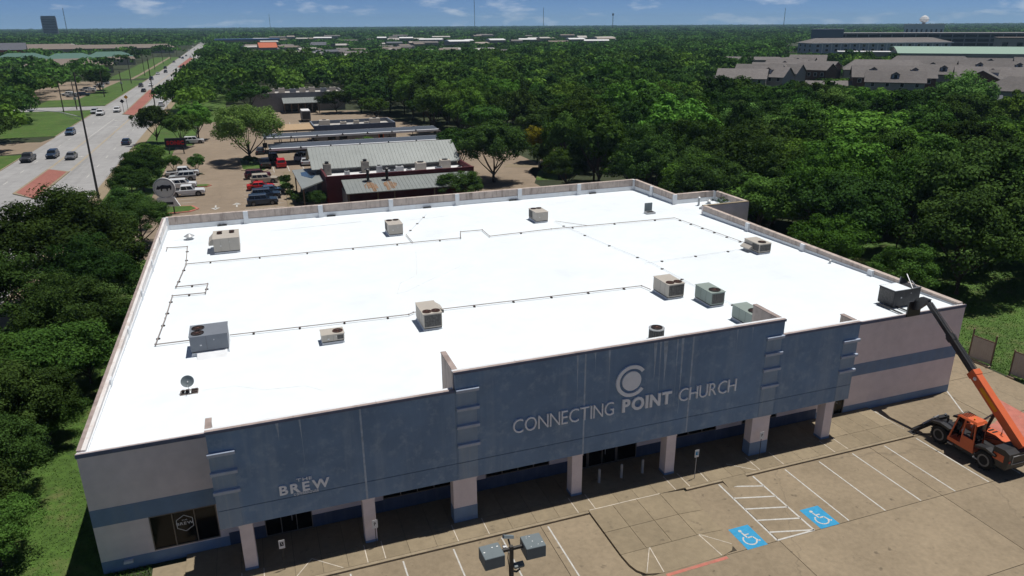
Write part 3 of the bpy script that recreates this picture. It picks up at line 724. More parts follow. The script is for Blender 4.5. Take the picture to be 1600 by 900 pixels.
# parapet panels, pilasters, cant strip, coping
def run(p, q, inward, npil, m='parapet', start=0):
    """parapet seen from the roof: panels between pilasters"""
    (x0, y0), (x1, y1) = p, q
    ix, iy = inward
    for k in range(npil):
        a, c = k / npil, (k + 1) / npil
        xa, ya, xb, yb = x0 + (x1 - x0) * a, y0 + (y1 - y0) * a, x0 + (x1 - x0) * c, y0 + (y1 - y0) * c
        zz = lambda y: zr(y) + 0.0
        b = MB()
        t = 0.06
        def P(x, y, off, z): return (x + ix * off, y + iy * off, z)
        za, zb = zr(ya), zr(yb)
        b.loft([[P(xa, ya, 0.001, za), P(xb, yb, 0.001, zb), P(xb, yb, t, zb), P(xa, ya, t, za)], [P(xa, ya, 0.001, 7.27), P(xb, yb, 0.001, 7.27), P(xb, yb, t, 7.27), P(xa, ya, t, 7.27)]])
        b.build('parapet_panel', m, ch)
        hgt = lambda z: min(0.56, max(0.05, (7.25 - z) * 0.45))
        b = MB()
        b.loft([[P(xa, ya, t + .002, za - .02), P(xb, yb, t + .002, zb - .02), P(xb, yb, t + .05, zb - .02), P(xa, ya, t + .05, za - .02)], [P(xa, ya, t + .002, za + hgt(za)), P(xb, yb, t + .002, zb + hgt(zb)), P(xb, yb, t + .05, zb + hgt(zb) - .02), P(xa, ya, t + .05, za + hgt(za) - .02)]])
        b.build('cant_strip', 'coat', ch)
        b = MB()
        L_ = math.hypot(xb - xa, yb - ya); ux, uy = (xb - xa) / L_, (yb - ya) / L_
        o_ = lambda x, y, off, z: (x + ix * off, y + iy * off, z)
        def cap(nm, mm, f0, f1, z0, z1):
            q = MB(); e0 = (xa + ux * .01, ya + uy * .01); e1 = (xb - ux * .01, yb - uy * .01)
            q.loft([[o_(*e0, f1, z0), o_(*e1, f1, z0), o_(*e1, f0, z0), o_(*e0, f0, z0)], [o_(*e0, f1, z1), o_(*e1, f1, z1), o_(*e1, f0, z1 + .01), o_(*e0, f0, z1 + .01)]])
            q.build(nm, mm, ch)
        if m == 'parapet_side':
            cap('coping', 'coping', -.33, -.12, 7.275, 7.315); cap('coping_back', 'parapet_side', -.118, t + .03, 7.272, 7.30)
        else: cap('coping', 'parapet', -.34, t + .03, 7.275, 7.315)
        if k + start > 0:
            wv = 0.26
            b = MB()
            c0 = (xa - ux * wv, ya - uy * wv); c1 = (xa + ux * wv, ya + uy * wv)
            zb_ = zr(ya) - 0.02
            dp = .08 if m == 'parapet_side' else .24
            b.loft([[P(*c0, t + .01, zb_), P(*c1, t + .01, zb_), P(*c1, t + dp, zb_), P(*c0, t + dp, zb_)], [P(*c0, t + .01, 7.33), P(*c1, t + .01, 7.33), P(*c1, t + dp, 7.33), P(*c0, t + dp, 7.33)]])
            b.build('parapet_pilaster', 'coat', ch)
run((0.3, D_ - 0.3), (W_ - 0.3, D_ - 0.3), (0, -1), 7, start=1)
run((0.3, D_ - 0.3), (0.3, 0.3), (1, 0), 6, 'parapet_side')
run((W_ - 0.3, D_ - 0.3), (W_ - 0.3, 40.6), (-1, 0), 2, start=1)
run((W_ - 0.3, 40.3), (64.5, 40.3), (0, -1), 1, start=1)
run((64.5, 40.3), (64.5, 34.2), (-1, 0), 1, start=1)
run((W_ - 0.3, 33.9), (W_ - 0.3, 0.3), (-1, 0), 4)
box('parapet_panel', 'parapet', ch, W_ - 0.3, 64.52, 34.2, 34.26, 6.3, 7.27)
box('coping', 'kerb', ch, W_ - 0.34, 64.8, 33.87, 34.29, 7.275, 7.33)
for xa, xb in ((-0.04, 3.1), (3.11, 6.18), (46.28, 50.4), (50.41, 54.6), (54.61, W_ + 0.02)):
    box('coping', 'coping', ch, xa, xb, -0.02, 0.13, 7.1, 7.26)
    box('coping_back', 'coat', ch, xa, xb, 0.132, 0.32, 7.07, 7.2)
    box('coping_edge', 'coping_blue', ch, xa, xb, -0.045, -0.022, 7.06, 7.285)
for x, y in ((6.0, 49.6), (18.1, 49.6), (29.7, 49.4), (40.9, 49.4), (52.2, 49.4)):
    box('scupper', 'dark_metal', ch, x - 0.5, x + 0.5, 50.0, 50.12, zr(50) + 0.03, zr(50) + 0.18)
# faint cracks in the coating
def crack(pts, wd=0.03):
    b = MB()
    for (a, c), (e, f) in zip(pts[:-1], pts[1:]):
        dv_ = Vector((e - a, f - c)).normalized(); nx, ny = -dv_.y * wd / 2, dv_.x * wd / 2
        b.slab([(a + nx, c + ny, zr(c) + .004), (a - nx, c - ny, zr(c) + .004), (e - nx, f - ny, zr(f) + .004), (e + nx, f + ny, zr(f) + .004)], 6.0)
    b.build('roof_crack', 'dirt', ch)
crack([(24.0, 31.0), (23.2, 27.0), (22.4, 23.5), (20.6, 21.8), (19.8, 19.2), (20.6, 19.4), (23.0, 21.6), (26.6, 24.6)], 0.035)
crack([(5.6, 6.0), (7.4, 5.9), (9.0, 4.7), (11.3, 4.4), (12.2, 3.4)], 0.03)
crack([(3.0, 45.2), (1.0, 45.0)], 0.05)
crack([(11, 45.4), (16, 45.8), (21, 46.0)], 0.05)
crack([(26.5, 44.6), (31, 45.0)], 0.05)

# ---- wall sign lettering (hangs on the fascia)
YS = FY - 0.022
sg = thing('wall_sign', 'grey raised lettering reading CONNECTING POINT CHURCH on the blue fascia', 'sign', (0, 0, 0))
word('CONNECTING', 21.98, 28.3, 5.36, 6.22, YS, 0.10, 'letter', sg, -0.008, 0.10)
word('POINT', 28.86, 32.2, 5.36, 6.22, YS, 0.10, 'letter', sg, 0.036, 0.10)
word('CHURCH', 32.72, 36.85, 5.36, 6.22, YS, 0.10, 'letter', sg, -0.008, 0.10)
e = thing('church_emblem', 'round grey C-shaped ring around a disc above the church lettering', 'emblem', (29.4, YS, 7.36))
b = MB()
A0, A1 = RAD(38), RAD(322); n = 40
ring = []
for k in range(n + 1):
    a = A0 + (A1 - A0) * k / n
    ring.append([(math.cos(a) * r, y, math.sin(a) * r) for r, y in ((0.80, 0), (1.02, 0), (1.02, -0.1), (0.80, -0.1))])
b.loft(ring); b.build('ring', 'letter', e)
MB().cyl((0, -0.1, 0), 0.62, 0.1, 'y', 40).build('disc', 'letter', e)
s2 = thing('wall_sign', 'small pale coffee house lettering with the word BREW on blue fascia', 'sign', (0, 0, 0))
word('BREW', 9.22, 11.76, 4.34, 4.90, YS, 0.06, 'letter', s2, 0.03, 0.14)
word('THE', 10.1, 10.9, 4.97, 5.15, YS, 0.05, 'letter', s2, 0.01, 0.16)
word('COFFEEHOUSE', 9.9, 11.15, 4.15, 4.29, YS, 0.03, 'letter', s2, 0.025, 0.2)

# ================================================================== ROOF EQUIPMENT
def fan(parent, x, y, z, r, m='dark_metal'):
    f = MB()
    n = 20
    A = [2 * math.pi * k / n for k in range(n)]
    f.loft([[(x + r * 1.07 * math.cos(a), y + r * 1.07 * math.sin(a), z) for a in A], [(x + r * 1.07 * math.cos(a), y + r * 1.07 * math.sin(a), z + .05) for a in A], [(x + r * math.cos(a), y + r * math.sin(a), z + .05) for a in A], [(x + r * math.cos(a), y + r * math.sin(a), z + .004) for a in A]])
    o = f.build('fan', m, parent)
    g = MB()
    for k in range(8):
        a = k * math.pi / 8
        g.bar((x - r * math.cos(a), y - r * math.sin(a), z + .045), (x + r * math.cos(a), y + r * math.sin(a), z + .045), .012, .012)
    g.cyl((x, y, z + .03), r * .22, .03, 'z', 10)
    g.build('fan_guard', 'fanrust', o)
    bl = MB()
    for k in range(4):
        a = k * math.pi / 2 + .4
        c, s = math.cos(a), math.sin(a); c2, s2_ = math.cos(a + .7), math.sin(a + .7)
        bl.loft([[(x, y, z + .012), (x + .15 * r * c, y + .15 * r * s, z + .012), (x + .9 * r * c, y + .9 * r * s, z + .012), (x + .9 * r * c2, y + .9 * r * s2_, z + .022)], [(x, y, z + .016), (x + .15 * r * c, y + .15 * r * s, z + .016), (x + .9 * r * c, y + .9 * r * s, z + .016), (x + .9 * r * c2, y + .9 * r * s2_, z + .027)]])
    bl.build('fan_blades', 'block', o)
def hvac(label, x0, x1, y0, y1, zt, m, fans, coil=(), hood=None, seams=(), curb=0.25, fm='dark_metal', r=0.36, zb=None):
    cx, cy = (x0 + x1) / 2, (y0 + y1) / 2
    base = zr(y0) if zb is None else zb
    t = thing('rooftop_unit', label, 'rooftop unit', (cx, cy, base), 0, 'air conditioning units on the white roof')
    X0, X1, Y0, Y1, Z = x0 - cx, x1 - cx, y0 - cy, y1 - cy, zt - base
    if curb:
        MB().loft([[(X0 - .06, Y0 - .06, -.1), (X1 + .06, Y0 - .06, -.1), (X1 + .06, Y1 + .06, -.1), (X0 - .06, Y1 + .06, -.1)], [(X0 + .04, Y0 + .04, curb - .04), (X1 - .04, Y0 + .04, curb - .04), (X1 - .04, Y1 - .04, curb - .04), (X0 + .04, Y1 - .04, curb - .04)]]).build('roof_curb', 'coat', t)
    box('base_rail', 'dark_metal', t, X0 + .03, X1 - .03, Y0 + .03, Y1 - .03, curb - .05, curb + .04)
    MB().bbox(X0, X1, Y0, Y1, curb + .04, Z, 0.025).build('cabinet', m, t)
    MB().box(X0 - .03, X1 + .03, Y0 - .03, Y1 + .03, Z - .02, Z + .012).build('top_cover', m, t)
    for fx, fy in fans: fan(t, X0 + fx, Y0 + fy, Z + .014, r, fm)
    for c in coil:
        g = MB(); q = .07
        if c == 'front':
            g.box(X0 + q, X1 - q, Y0 - .012, Y0 + .01, curb + .12, Z - .1)
            o = g.build('coil_panel', 'coil', t)
            lv = MB()
            for k in range(1, 6): lv.box(X0 + q + (X1 - X0 - 2 * q) * k / 6 - .006, X0 + q + (X1 - X0 - 2 * q) * k / 6 + .006, Y0 - .02, Y0 - .012, curb + .12, Z - .1)
            lv.build('coil_guard', 'dark_metal', o)
        if c == 'fronthalf':
            g.box(X0 + (X1 - X0) * .68, X1 - q, Y0 - .012, Y0 + .01, curb + .12, Z - .1); g.build('coil_panel', 'coil', t)
        if c == 'left':
            g.box(X0 - .012, X0 + .01, Y0 + q, Y0 + (Y1 - Y0) * .45, curb + .12, Z - .1); g.build('coil_panel', 'coil', t)
        if c == 'leftall':
            g.box(X0 - .012, X0 + .01, Y0 + q, Y1 - q, curb + .12, Z - .1); g.build('coil_panel', 'coil', t)
        if c == 'leftback':
            g.box(X0 - .012, X0 + .01, Y1 - (Y1 - Y0) * .5, Y1 - q, curb + .12, Z - .1); g.build('coil_panel', 'coil', t)
    for s_ in seams:
        if s_ < 0: box('panel_seam', 'coil', t, X0 - .006, X0 + .004, Y0 - s_, Y0 - s_ + .012, curb + .06, Z - .03)
        else: box('panel_seam', 'coil', t, X0 + s_, X0 + s_ + .012, Y0 - .006, Y0 + .004, curb + .06, Z - .03)
    if hood == 'left':
        MB().prism([(X0 - .45, Z - .75), (X0 - .45, Z - .5), (X0 + .01, Z - .03), (X0 + .01, Z - .75)], 'y', Y0 + .5, Y1 - .4).build('intake_hood', m, t)
    if hood == 'leftlow':
        MB().prism([(X0 - .5, Z - .72), (X0 - .5, Z - .62), (X0 + .01, Z - .3), (X0 + .01, Z - .72)], 'y', Y0 + .9, Y1 - .1).build('intake_hood', m, t)
    if hood == 'right':
        MB().prism([(X1 + .42, Z - .5), (X1 + .42, Z - .3), (X1 - .01, Z + .0), (X1 - .01, Z - .5)], 'y', Y0 + 1.1, Y1 - .2).build('intake_hood', m, t)
        box('hood_grille', 'coil', t, X1 + .08, X1 + .38, Y0 + 1.07, Y0 + 1.1, Z - .46, Z - .26)
    if hood == 'cant':
        MB().prism([(Y0 - .9, -.15), (Y0 - .75, .02), (Y0 + .1, curb + .02), (Y0 + .1, -.1)], 'x', X0 + .35, X1 - .12).build('curb_adapter', 'coat', t)
    for k, (px, pz, a_, c_) in enumerate(((.25, .5, .12, .09), (.62, .72, .05, .07))):
        box('label_plate', 'whitetrim', t, X0 + (X1 - X0) * px, X0 + (X1 - X0) * px + a_, Y0 - .008, Y0 + .004, Z * pz, Z * pz + c_) if 'front' not in coil else None
    return t
hvac('wide beige rooftop unit with intake hood near the back left parapet', 5.5, 7.9, 37.5, 40.7, 7.72, 'beige', [(.6, 2.5), (.6, 1.9), (1.75, 2.6), (1.75, 2.0)], (), 'left', (.65, 1.45), .22, r=.25)
hvac('beige rooftop unit behind the stepped pipe, middle of the back row', 22.7, 24.2, 37.85, 40.2, 7.42, 'beige', [(.4, 1.9), (1.1, 1.9)], ('leftback',), None, (-1.0,), .2, r=.3)
hvac('beige rooftop unit at the end of the diagonal pipe in back row', 39.15, 40.6, 37.45, 39.8, 7.38, 'beige', [(.4, 1.9), (1.05, 1.9)], ('leftback',), None, (-1.0,), .2, r=.3)
hvac('beige rooftop unit with dark front coil and two fans mid roof', 19.95, 21.3, 10.3, 12.8, 8.05, 'beige', [(.36, .42), (.99, .42)], ('front',), 'right', (-.5, -1.3), .16, 'fanrust', .3)
hvac('large blue-grey rooftop unit on white curb near the satellite dish', 4.72, 7.05, 11.5, 13.6, 8.13, 'grey_metal', [(.5, .55), (.5, 1.45)], (), 'cant', (1.0,), .28, r=.38)
hvac('small low beige rooftop unit beside the long gas pipe', 12.95, 14.45, 10.3, 11.4, 7.5, 'beige', [(1.12, .5)], ('fronthalf',), None, (.4, .75), .2, 'fanrust', .33)
hvac('beige rooftop unit with two fans at the right end of gas pipe', 39.25, 40.7, 9.7, 12.0, 8.03, 'beige', [(.38, .42), (1.06, .42)], ('front',), 'right', (-.5, -1.2), .16, 'fanrust', .31)
hvac('green-grey rooftop unit standing clear between two other units', 41.3, 42.5, 6.95, 9.15, 8.02, 'green_metal', [(.62, .55)], ('front',), None, (-.7, -1.4), .16, r=.42)
hvac('green-grey rooftop unit partly hidden by the brown return wall', 41.35, 42.55, 2.2, 4.45, 8.05, 'green_metal', [(.62, .55)], ('front',), None, (-.7, -1.4), .16, r=.42)
hvac('pale rooftop unit with open louvre hood near the right parapet', 53.8, 55.15, 17.6, 19.9, 7.62, 'beige', [(.68, .55)], ('front', 'left'), 'leftlow', (), .16, r=.36)
# unit lifted by the telehandler
t = hvac('charcoal rooftop unit lifted by telehandler forks above front right parapet', 53.65, 56.15, 1.75, 3.25, 8.35, 'dark_cab', [], ('leftall',), None, (.9, 1.7), .0, zb=7.12)
box('top_lid', 'roof', t, -1.22, .35, -.7, .72, 1.245, 1.258)
b = MB()
for p, q in (((.45, -.7, 1.25), (1.0, .5, 1.95)), ((.45, -.7, 1.25), (1.25, -.7, 1.3)), ((.9, -.1, 1.62), (.95, -.6, 1.27)), ((.35, .5, 1.25), (.5, .55, 1.8))): b.bar(p, q, .05, .05)
b.build('open_frame', 'galv', t)
MB().prism([(.35, 1.25), (.5, 1.8), (1.2, 1.3)], 'y', .42, .5).build('side_flap', 'dark_cab', t)
# condenser behind the middle fascia
t = thing('condenser_unit', 'small round-cornered dark condenser peeking over the blue fascia', 'condenser', (34.3, 3.0, zr(3)))
MB().loft([[(.5 * math.cos(a) * (1 if abs(math.cos(a)) > .3 else 1), .5 * math.sin(a), z) for a in np.linspace(0, 2 * math.pi, 20, endpoint=False)] for z in (0, .82)]).build('body', 'dark_cab', t)
b = MB()
for k in range(20):
    a = k * math.pi / 10
    b.box(.5 * math.cos(a) - .012, .5 * math.cos(a) + .012, .5 * math.sin(a) - .012, .5 * math.sin(a) + .012, .05, .8)
b.build('guard_bars', 'coil', t)
MB().cyl((0, 0, .82), .54, .06, 'z', 20).build('top_cover', 'galv', t)
fan(t, 0, 0, .885, .36)
# satellite dish on a ballasted sled
t = thing('satellite_dish', 'grey satellite dish on a ballasted sled near the front left', 'satellite dish', (4.85, 5.95, zr(6)))
b = MB(); b.box(-.5, .5, -.3, -.26, 0, .05).box(-.5, .5, .26, .3, 0, .05).box(-.03, .03, -.3, .3, .05, .1).box(-.5, -.46, -.26, .26, 0, .05).box(.46, .5, -.26, .26, 0, .05)
b.build('sled_frame', 'pipe', t)
for x in (-.42, -.2, .12, .3):
    for y in (-.24, .06): box('ballast_block', 'block', t, x, x + .17, y, y + .17, .02, .13)
MB().tube([(0, 0, .08), (0, .02, .55), (0, -.06, .72)], .03).build('mast', 'galv', t)
rings = []
for r_, dep in ((.02, .09), (.15, .085), (.28, .05), (.38, 0.0)):
    rings.append([(r_ * math.cos(a), dep, r_ * math.sin(a) * .92) for a in np.linspace(0, 2 * math.pi, 24, endpoint=False)])
b = MB().loft(rings, cap=False); b.loft([[(x, y + .012, z) for x, y, z in r_] for r_ in rings], cap=False)
d = b.build('dish', 'lamp', t, True); d.location = (0, -.1, .78); d.rotation_euler = (RAD(-28), 0, RAD(-14))
MB().bar((0, -.06, .5), (0, -.5, .62), .025, .025).build('feed_arm', 'galv', t)
# roof hatch with raised lid
t = thing('roof_hatch', 'roof hatch with its lid raised near the back right corner', 'roof hatch', (53.2, 36.8, zr(36.8)))
MB().box(-.55, .55, -.4, .4, 0, .22).build('curb', 'galv', t)
box('opening', 'dark_metal', t, -.45, .45, -.3, .3, .22, .225)
MB().loft([[(-.5, .38, .23), (.5, .38, .23), (.5, .44, .23), (-.5, .44, .23)], [(-.4, .55, 1.15), (.6, .55, 1.15), (.6, .61, 1.15), (-.4, .61, 1.15)]]).build('lid', 'lamp', t)
# vents
def vent(label, x, y, h, r, cap=True):
    t = thing('roof_vent', label, 'vent', (x, y, zr(y)), 0)
    MB().cyl((0, 0, -.02), r * 1.8, .1, 'z', 12, r).build('flashing', 'coat', t)
    MB().cyl((0, 0, .0), r, h, 'z', 12).build('pipe', 'galv', t)
    if cap: MB().cyl((0, 0, h), r * 1.8, r * .8, 'z', 12, r * .5).build('cap', 'galv', t)
vent('tall vent pipe beside the bump-out parapet', 60.9, 38.4, 1.0, .13)
vent('short capped vent next to the tall vent pipe', 62.7, 38.9, .35, .2)
vent('low dark vent by the corner of the notched parapet', 60.4, 36.6, .12, .3)
vent('squat mushroom vent in the back left roof corner', 2.85, 45.0, .35, .3)
vent('small white vent close to the right parapet', 57.9, 12.9, .3, .08)
vent('small white vent by the charcoal lifted unit', 56.9, 4.9, .3, .08)
# gas and condensate pipes on blocks
SUP = None
def pipe(label, pts, r=.045, step=2.8, h=.14, m='pipe', sup=True):
    global SUP
    x0, y0 = pts[0]
    t = thing('roof_pipe', label, 'pipe', (x0, y0, zr(y0)), 0, 'pipes laid across the white roof')
    r *= .75
    P = [(x - x0, y - y0, zr(y) - zr(y0) + h) for x, y in pts]
    for a, c in zip(P[:-1], P[1:]): MB().tube([a, c], r, 6).build('pipe_run', m, t)
    for a in P[1:-1]: MB().cyl((a[0], a[1], a[2] - r * 1.5), r * 1.5, r * 3, 'z', 8).build('elbow', m, t)
    if sup:
        if SUP is None: SUP = MB().box(-.13, .13, -.07, .07, 0, .09).mesh('support_block'); SUP.materials.append(M['block'])
        for (xa, ya), (xb, yb) in zip(pts[:-1], pts[1:]):
            L_ = math.hypot(xb - xa, yb - ya); n = int(L_ / step)
            for k in range(n):
                f_ = (k + .5) / n
                o = share('support_block', SUP, t, (xa + (xb - xa) * f_ - x0, ya + (yb - ya) * f_ - y0, zr(ya + (yb - ya) * f_) - zr(y0) - .005))
                o.rotation_euler.z = math.atan2(yb - ya, xb - xa) + math.pi / 2
    return t
pipe('long grey pipe crossing the front of the roof between units', [(7.05, 14.3), (19.6, 13.7), (20.0, 14.0), (38.9, 13.2), (39.1, 12.1)])
pipe('brown pipe with two offset loops running along the left parapet', [(4.6, 14.3), (2.3, 14.35), (2.5, 19.6), (2.6, 25.1), (5.1, 24.9), (5.2, 27.4), (2.7, 27.5), (3.1, 34.5), (2.85, 41.3), (.95, 41.6), (.95, 40.4)], .055, 2.4)
pipe('long pipe with a stepped jog across the back of roof', [(3.0, 34.6), (29.4, 34.0), (30.1, 36.5), (32.5, 36.4), (32.4, 33.5), (39.5, 33.9), (54.4, 33.3)], .05, 4.2)
pipe('thin pipe slanting from the back row to the front units', [(41.2, 37.2), (42.0, 28.0), (43.1, 18.6), (43.0, 12.0), (43.2, 5.0)], .022, 3.2, .1, 'coat')
pipe('pipe stub joining the middle back unit to the stepped pipe', [(24.4, 34.2), (24.45, 37.8)], .045, 5)
pipe('thin drain line from the middle back unit to the parapet', [(24.6, 38.1), (28.8, 46.6)], .02, 2.4, .1, 'coat')
pipe('pipe running forward from the stepped pipe to louvred unit', [(54.4, 33.3), (55.0, 21.0)], .035, 1.9)
pipe('thin white line leading left from the louvred unit', [(53.6, 19.6), (42.4, 18.9)], .02, 3.0, .1, 'coat')
pipe('pipe stub from the stepped pipe to the third back unit', [(43.8, 33.8), (41.4, 37.2)], .03, 6, .12)

# ================================================================== LOT FURNITURE
def psign(label, x, y, h, kind):
    t = thing('parking_sign', label, 'sign', (x, y, .15))
    MB().tube([(0, 0, 0), (.0, 0, h)], .022).build('post', 'dark_metal' if kind else 'galv', t)
    box('plate', 'signwhite', t, -.15, .15, -.035, -.022, h - .5, h + .02)
    if kind != 2:
        box('symbol_field', 'blue_line' if kind == 0 else 'dark_print', t, -.09, .09, -.04, -.036, h - .34, h - .1)
        k = MB(); k.cyl((0, -.045, h - .15), .022, .004, 'y', 8); k.bar((0, -.044, h - .18), (0.01, -.044, h - .25), .02, .003, (0, 1, 0)); k.bar((0, -.044, h - .25), (.05, -.044, h - .28), .02, .003, (0, 1, 0)); k.build('wheelchair_symbol', 'signwhite', t)
    else:
        word('P', -.05, .05, h - .33, h - .12, -.036, .004, 'dark_print', t, .02)
psign('pale parking sign on a thin post near the coffee shop door', 9.0, -3.05, 1.85, 1)
psign('slim dark parking sign in front of the second column', 13.85, -2.95, 1.75, 2)
psign('blue and white accessible parking sign beside the hatched aisle', 33.8, -3.4, 2.05, 0)
psign('thin parking sign in front of the wide right column', 39.0, -2.95, 2.0, 2)
for x, y, lb in ((27.95, -1.75, 'grey steel bollard at the entrance, nearest the fourth column'), (29.5, -1.75, 'grey steel bollard in the middle of the three by the entrance'), (31.0, -1.75, 'grey steel bollard at the entrance, nearest the fifth column')):
    t = thing('bollard', lb, 'bollard', (x, y, .15), 0, 'bollards before the entrance')
    MB().cyl((0, 0, 0), .085, .95, 'z', 14).build('post', 'galv', t)
    MB().cyl((0, 0, .95), .085, .05, 'z', 14, .04).build('cap', 'galv', t)
    MB().cyl((0, 0, 0), .13, .03, 'z', 14, .1).build('base_collar', 'kerb', t)
# light pole in the foreground
t = thing('light_pole', 'dark lot light pole with two grey box lamps and small floodlights', 'light pole', (17.15, -15.85, .03))
MB().box(-.065, .065, -.065, .065, 0, 9.1).build('pole', 'polesteel', t)
MB().cyl((0, 0, 0), .3, .6, 'z', 16).build('footing', 'kerb', t)
box('crossarm', 'polesteel', t, -.7, .7, -.05, .05, 8.93, 9.03)
for x0, rz in ((-.78, .02), (.82, -.02)):
    h = MB().bbox(-.38, .38, -.4, .36, -.05, .44, .02).build('lamp_head', 'lamp', t)
    h.location = (x0, -.05, 8.72); h.rotation_euler = (0, 0, rz)
    box('lens', 'headlight', h, -.3, .3, -.32, .28, -.056, -.049)
    dp = MB()
    r5 = random.Random(5 if x0 < 0 else 8)
    for k in range(7 if x0 > 0 else 3):
        x, y, r_ = r5.uniform(-.3, .3), r5.uniform(-.3, .3), r5.uniform(.012, .04)
        dp.slab([(x + r_ * math.cos(a), y + r_ * .7 * math.sin(a), .4425) for a in np.linspace(0, 6.28, 7, endpoint=False)], .438)
    dp.build('bird_droppings', 'dropping', h)
h = MB().bbox(-.19, .19, -.17, .17, -.03, .1, .02).build('floodlight', 'lamp', t); h.location = (-.02, .3, 9.25); h.rotation_euler = (RAD(-35), RAD(8), RAD(-12))
MB().tube([(0, .05, 9.0), (-.02, .15, 9.1), (-.02, .28, 9.2)], .035).build('floodlight_bracket', 'polesteel', t)
box('ballast_box', 'whitetrim', t, -.28, -.17, .06, .2, 8.97, 9.06)
h = MB().bbox(-.2, .2, -.1, .12, -.04, .07, .02).build('floodlight', 'lamp', t); h.location = (.27, -.05, 8.2); h.rotation_euler = (RAD(20), 0, 0)
MB().tube([(.06, 0, 7.95), (.2, -.02, 7.9), (.3, -.04, 8.0), (.28, -.04, 8.17)], .04).build('floodlight_bracket', 'polesteel', t)
MB().tube([(-.1, .03, 8.95), (-.14, 0, 8.6), (-.09, 0, 8.2), (-.08, 0, 7.5)], .018).build('cable', 'trim', t)
# screen panels and white wall beside the side drive
def screen(label, x, y, rz, n=1):
    t = thing('screen_panel', label, 'screen panel', (x, y, .03), rz, 'screen panels along the side drive')
    for s_ in (-1, 1):
        MB().box(-.05, .05, s_ * .95 - .05, s_ * .95 + .05, 0, 2.7 if label.startswith('brown') else 2.2).build('post', 'wood', t)
        MB().cyl((0, s_ * .95, 2.7 if label.startswith('brown') else 2.2), .075, .06, 'z', 8, .03).build('post_cap', 'kerb', t)
    for k in range(9):
        box('board', 'housewall', t, -.025, .025, -.9 + k * .2, -.9 + k * .2 + .19, .12, 2.05)
    box('top_rail', 'wood', t, -.04, .04, -.9, .9, 2.05, 2.13)
screen('brown screen panel with tall capped posts beside the side drive', 65.9, 3.0, .12)
screen('screen panel at the right picture edge beside the kerb', 66.1, -.6, .12)
t = thing('screen_wall', 'tall pale stucco screen wall standing off the right front corner', 'wall', (61.9, 5.4, .0))
MB().box(-.15, .15, -1.2, 1.5, 0, 3.9).build('wall_panel', 'pink', t)
MB().box(-.2, .2, -1.25, 1.55, 3.9, 3.98).build('coping', 'coat', t)
# debris on the drive
db = MB(); r6 = random.Random(3)
for k in range(60):
    x, y, s_ = 50.2 + r6.gauss(0, .5), -2.9 + r6.gauss(0, .35), r6.uniform(.02, .08)
    db.box(x, x + s_, y, y + s_ * .8, .031, .031 + s_ * .3)
tag(db.build('rubble', 'sealant'), 'scattered pale rubble crumbs on the drive by the telehandler', 'rubble', kind='stuff')

# ================================================================== TELEHANDLER
TX, TY = 52.95, -7.15
tl = thing('telehandler', 'orange and black telehandler with its boom raised to the roof', 'telehandler', (TX, TY, .03))
RW = .66
def bigwheel(x, y):
    s_ = -1 if x < 0 else 1
    w_ = thing_part('wheel', tl, (x, y, RW))
    b = MB(); n = 24
    A = [2 * math.pi * k / n for k in range(n)]
    prof = [(-.21, .42), (-.23, .56), (-.17, .64), (.17, .64), (.23, .56), (.21, .42)]
    b.loft([[(px, r * math.cos(a), r * math.sin(a)) for a in A] for px, r in prof])
    for k in range(n):
        a = 2 * math.pi * k / n
        c, sn = math.cos(a), math.sin(a)
        b.bar((-.2 if k % 2 else 0, .655 * c, .655 * sn), (0 if k % 2 else .2, .655 * math.cos(a + .08), .655 * math.sin(a + .08)), .07, .05, (0, c, sn))
    b.build('tyre', 'tyre', w_)
    d_ = MB()
    d_.loft([[(s_ * px, r * math.cos(a), r * math.sin(a)) for a in A] for px, r in ((.2, .41), (.235, .40), (.235, .31), (.12, .27), (.12, .02))])
    d_.build('rim', 'rim', w_)
    MB().cyl((s_ * .12 - .02, 0, 0), .16, .04 + .08, 'x', 12).build('hub', 'black_paint', w_)
def thing_part(name, parent, loc):
    o = bpy.data.objects.new(name, None); C.objects.link(o); o.parent = parent; o.location = loc; return o
for x in (-1.02, 1.02):
    for y in (1.75, -1.6): bigwheel(x, y)
b = MB()
b.prism([(2.9, .75), (2.9, 1.1), (1.2, 1.15), (-1.0, 1.1), (-2.9, 1.2), (-3.0, .7), (-1.0, .55), (1.4, .5)], 'x', -.42, .42)
b.box(-1.0, 1.0, 1.62, 1.88, .52, .8).box(-1.0, 1.0, -1.73, -1.47, .52, .8)
b.build('chassis', 'black_paint', tl)
b = MB().prism([(-2.95, .7), (-3.05, 1.0), (-3.05, 1.85), (-2.7, 2.0), (-2.0, 1.95), (-1.9, .95), (-2.2, .7)], 'x', -1.12, 1.12)
b.build('counterweight', 'black_paint', tl)
box('warning_panel', 'orange', tl, -1.14, -1.122, -2.75, -2.05, 1.15, 1.6)
box('rear_grille', 'galv', tl, -.8, .8, -3.085, -3.055, 1.1, 1.14)
box('rear_grille', 'galv', tl, -.8, .8, -3.085, -3.055, 1.66, 1.7)
b = MB()
for x in (-.8, .78): b.box(x, x + .03, -3.085, -3.055, 1.14, 1.66)
b.build('grille_frame', 'galv', tl)
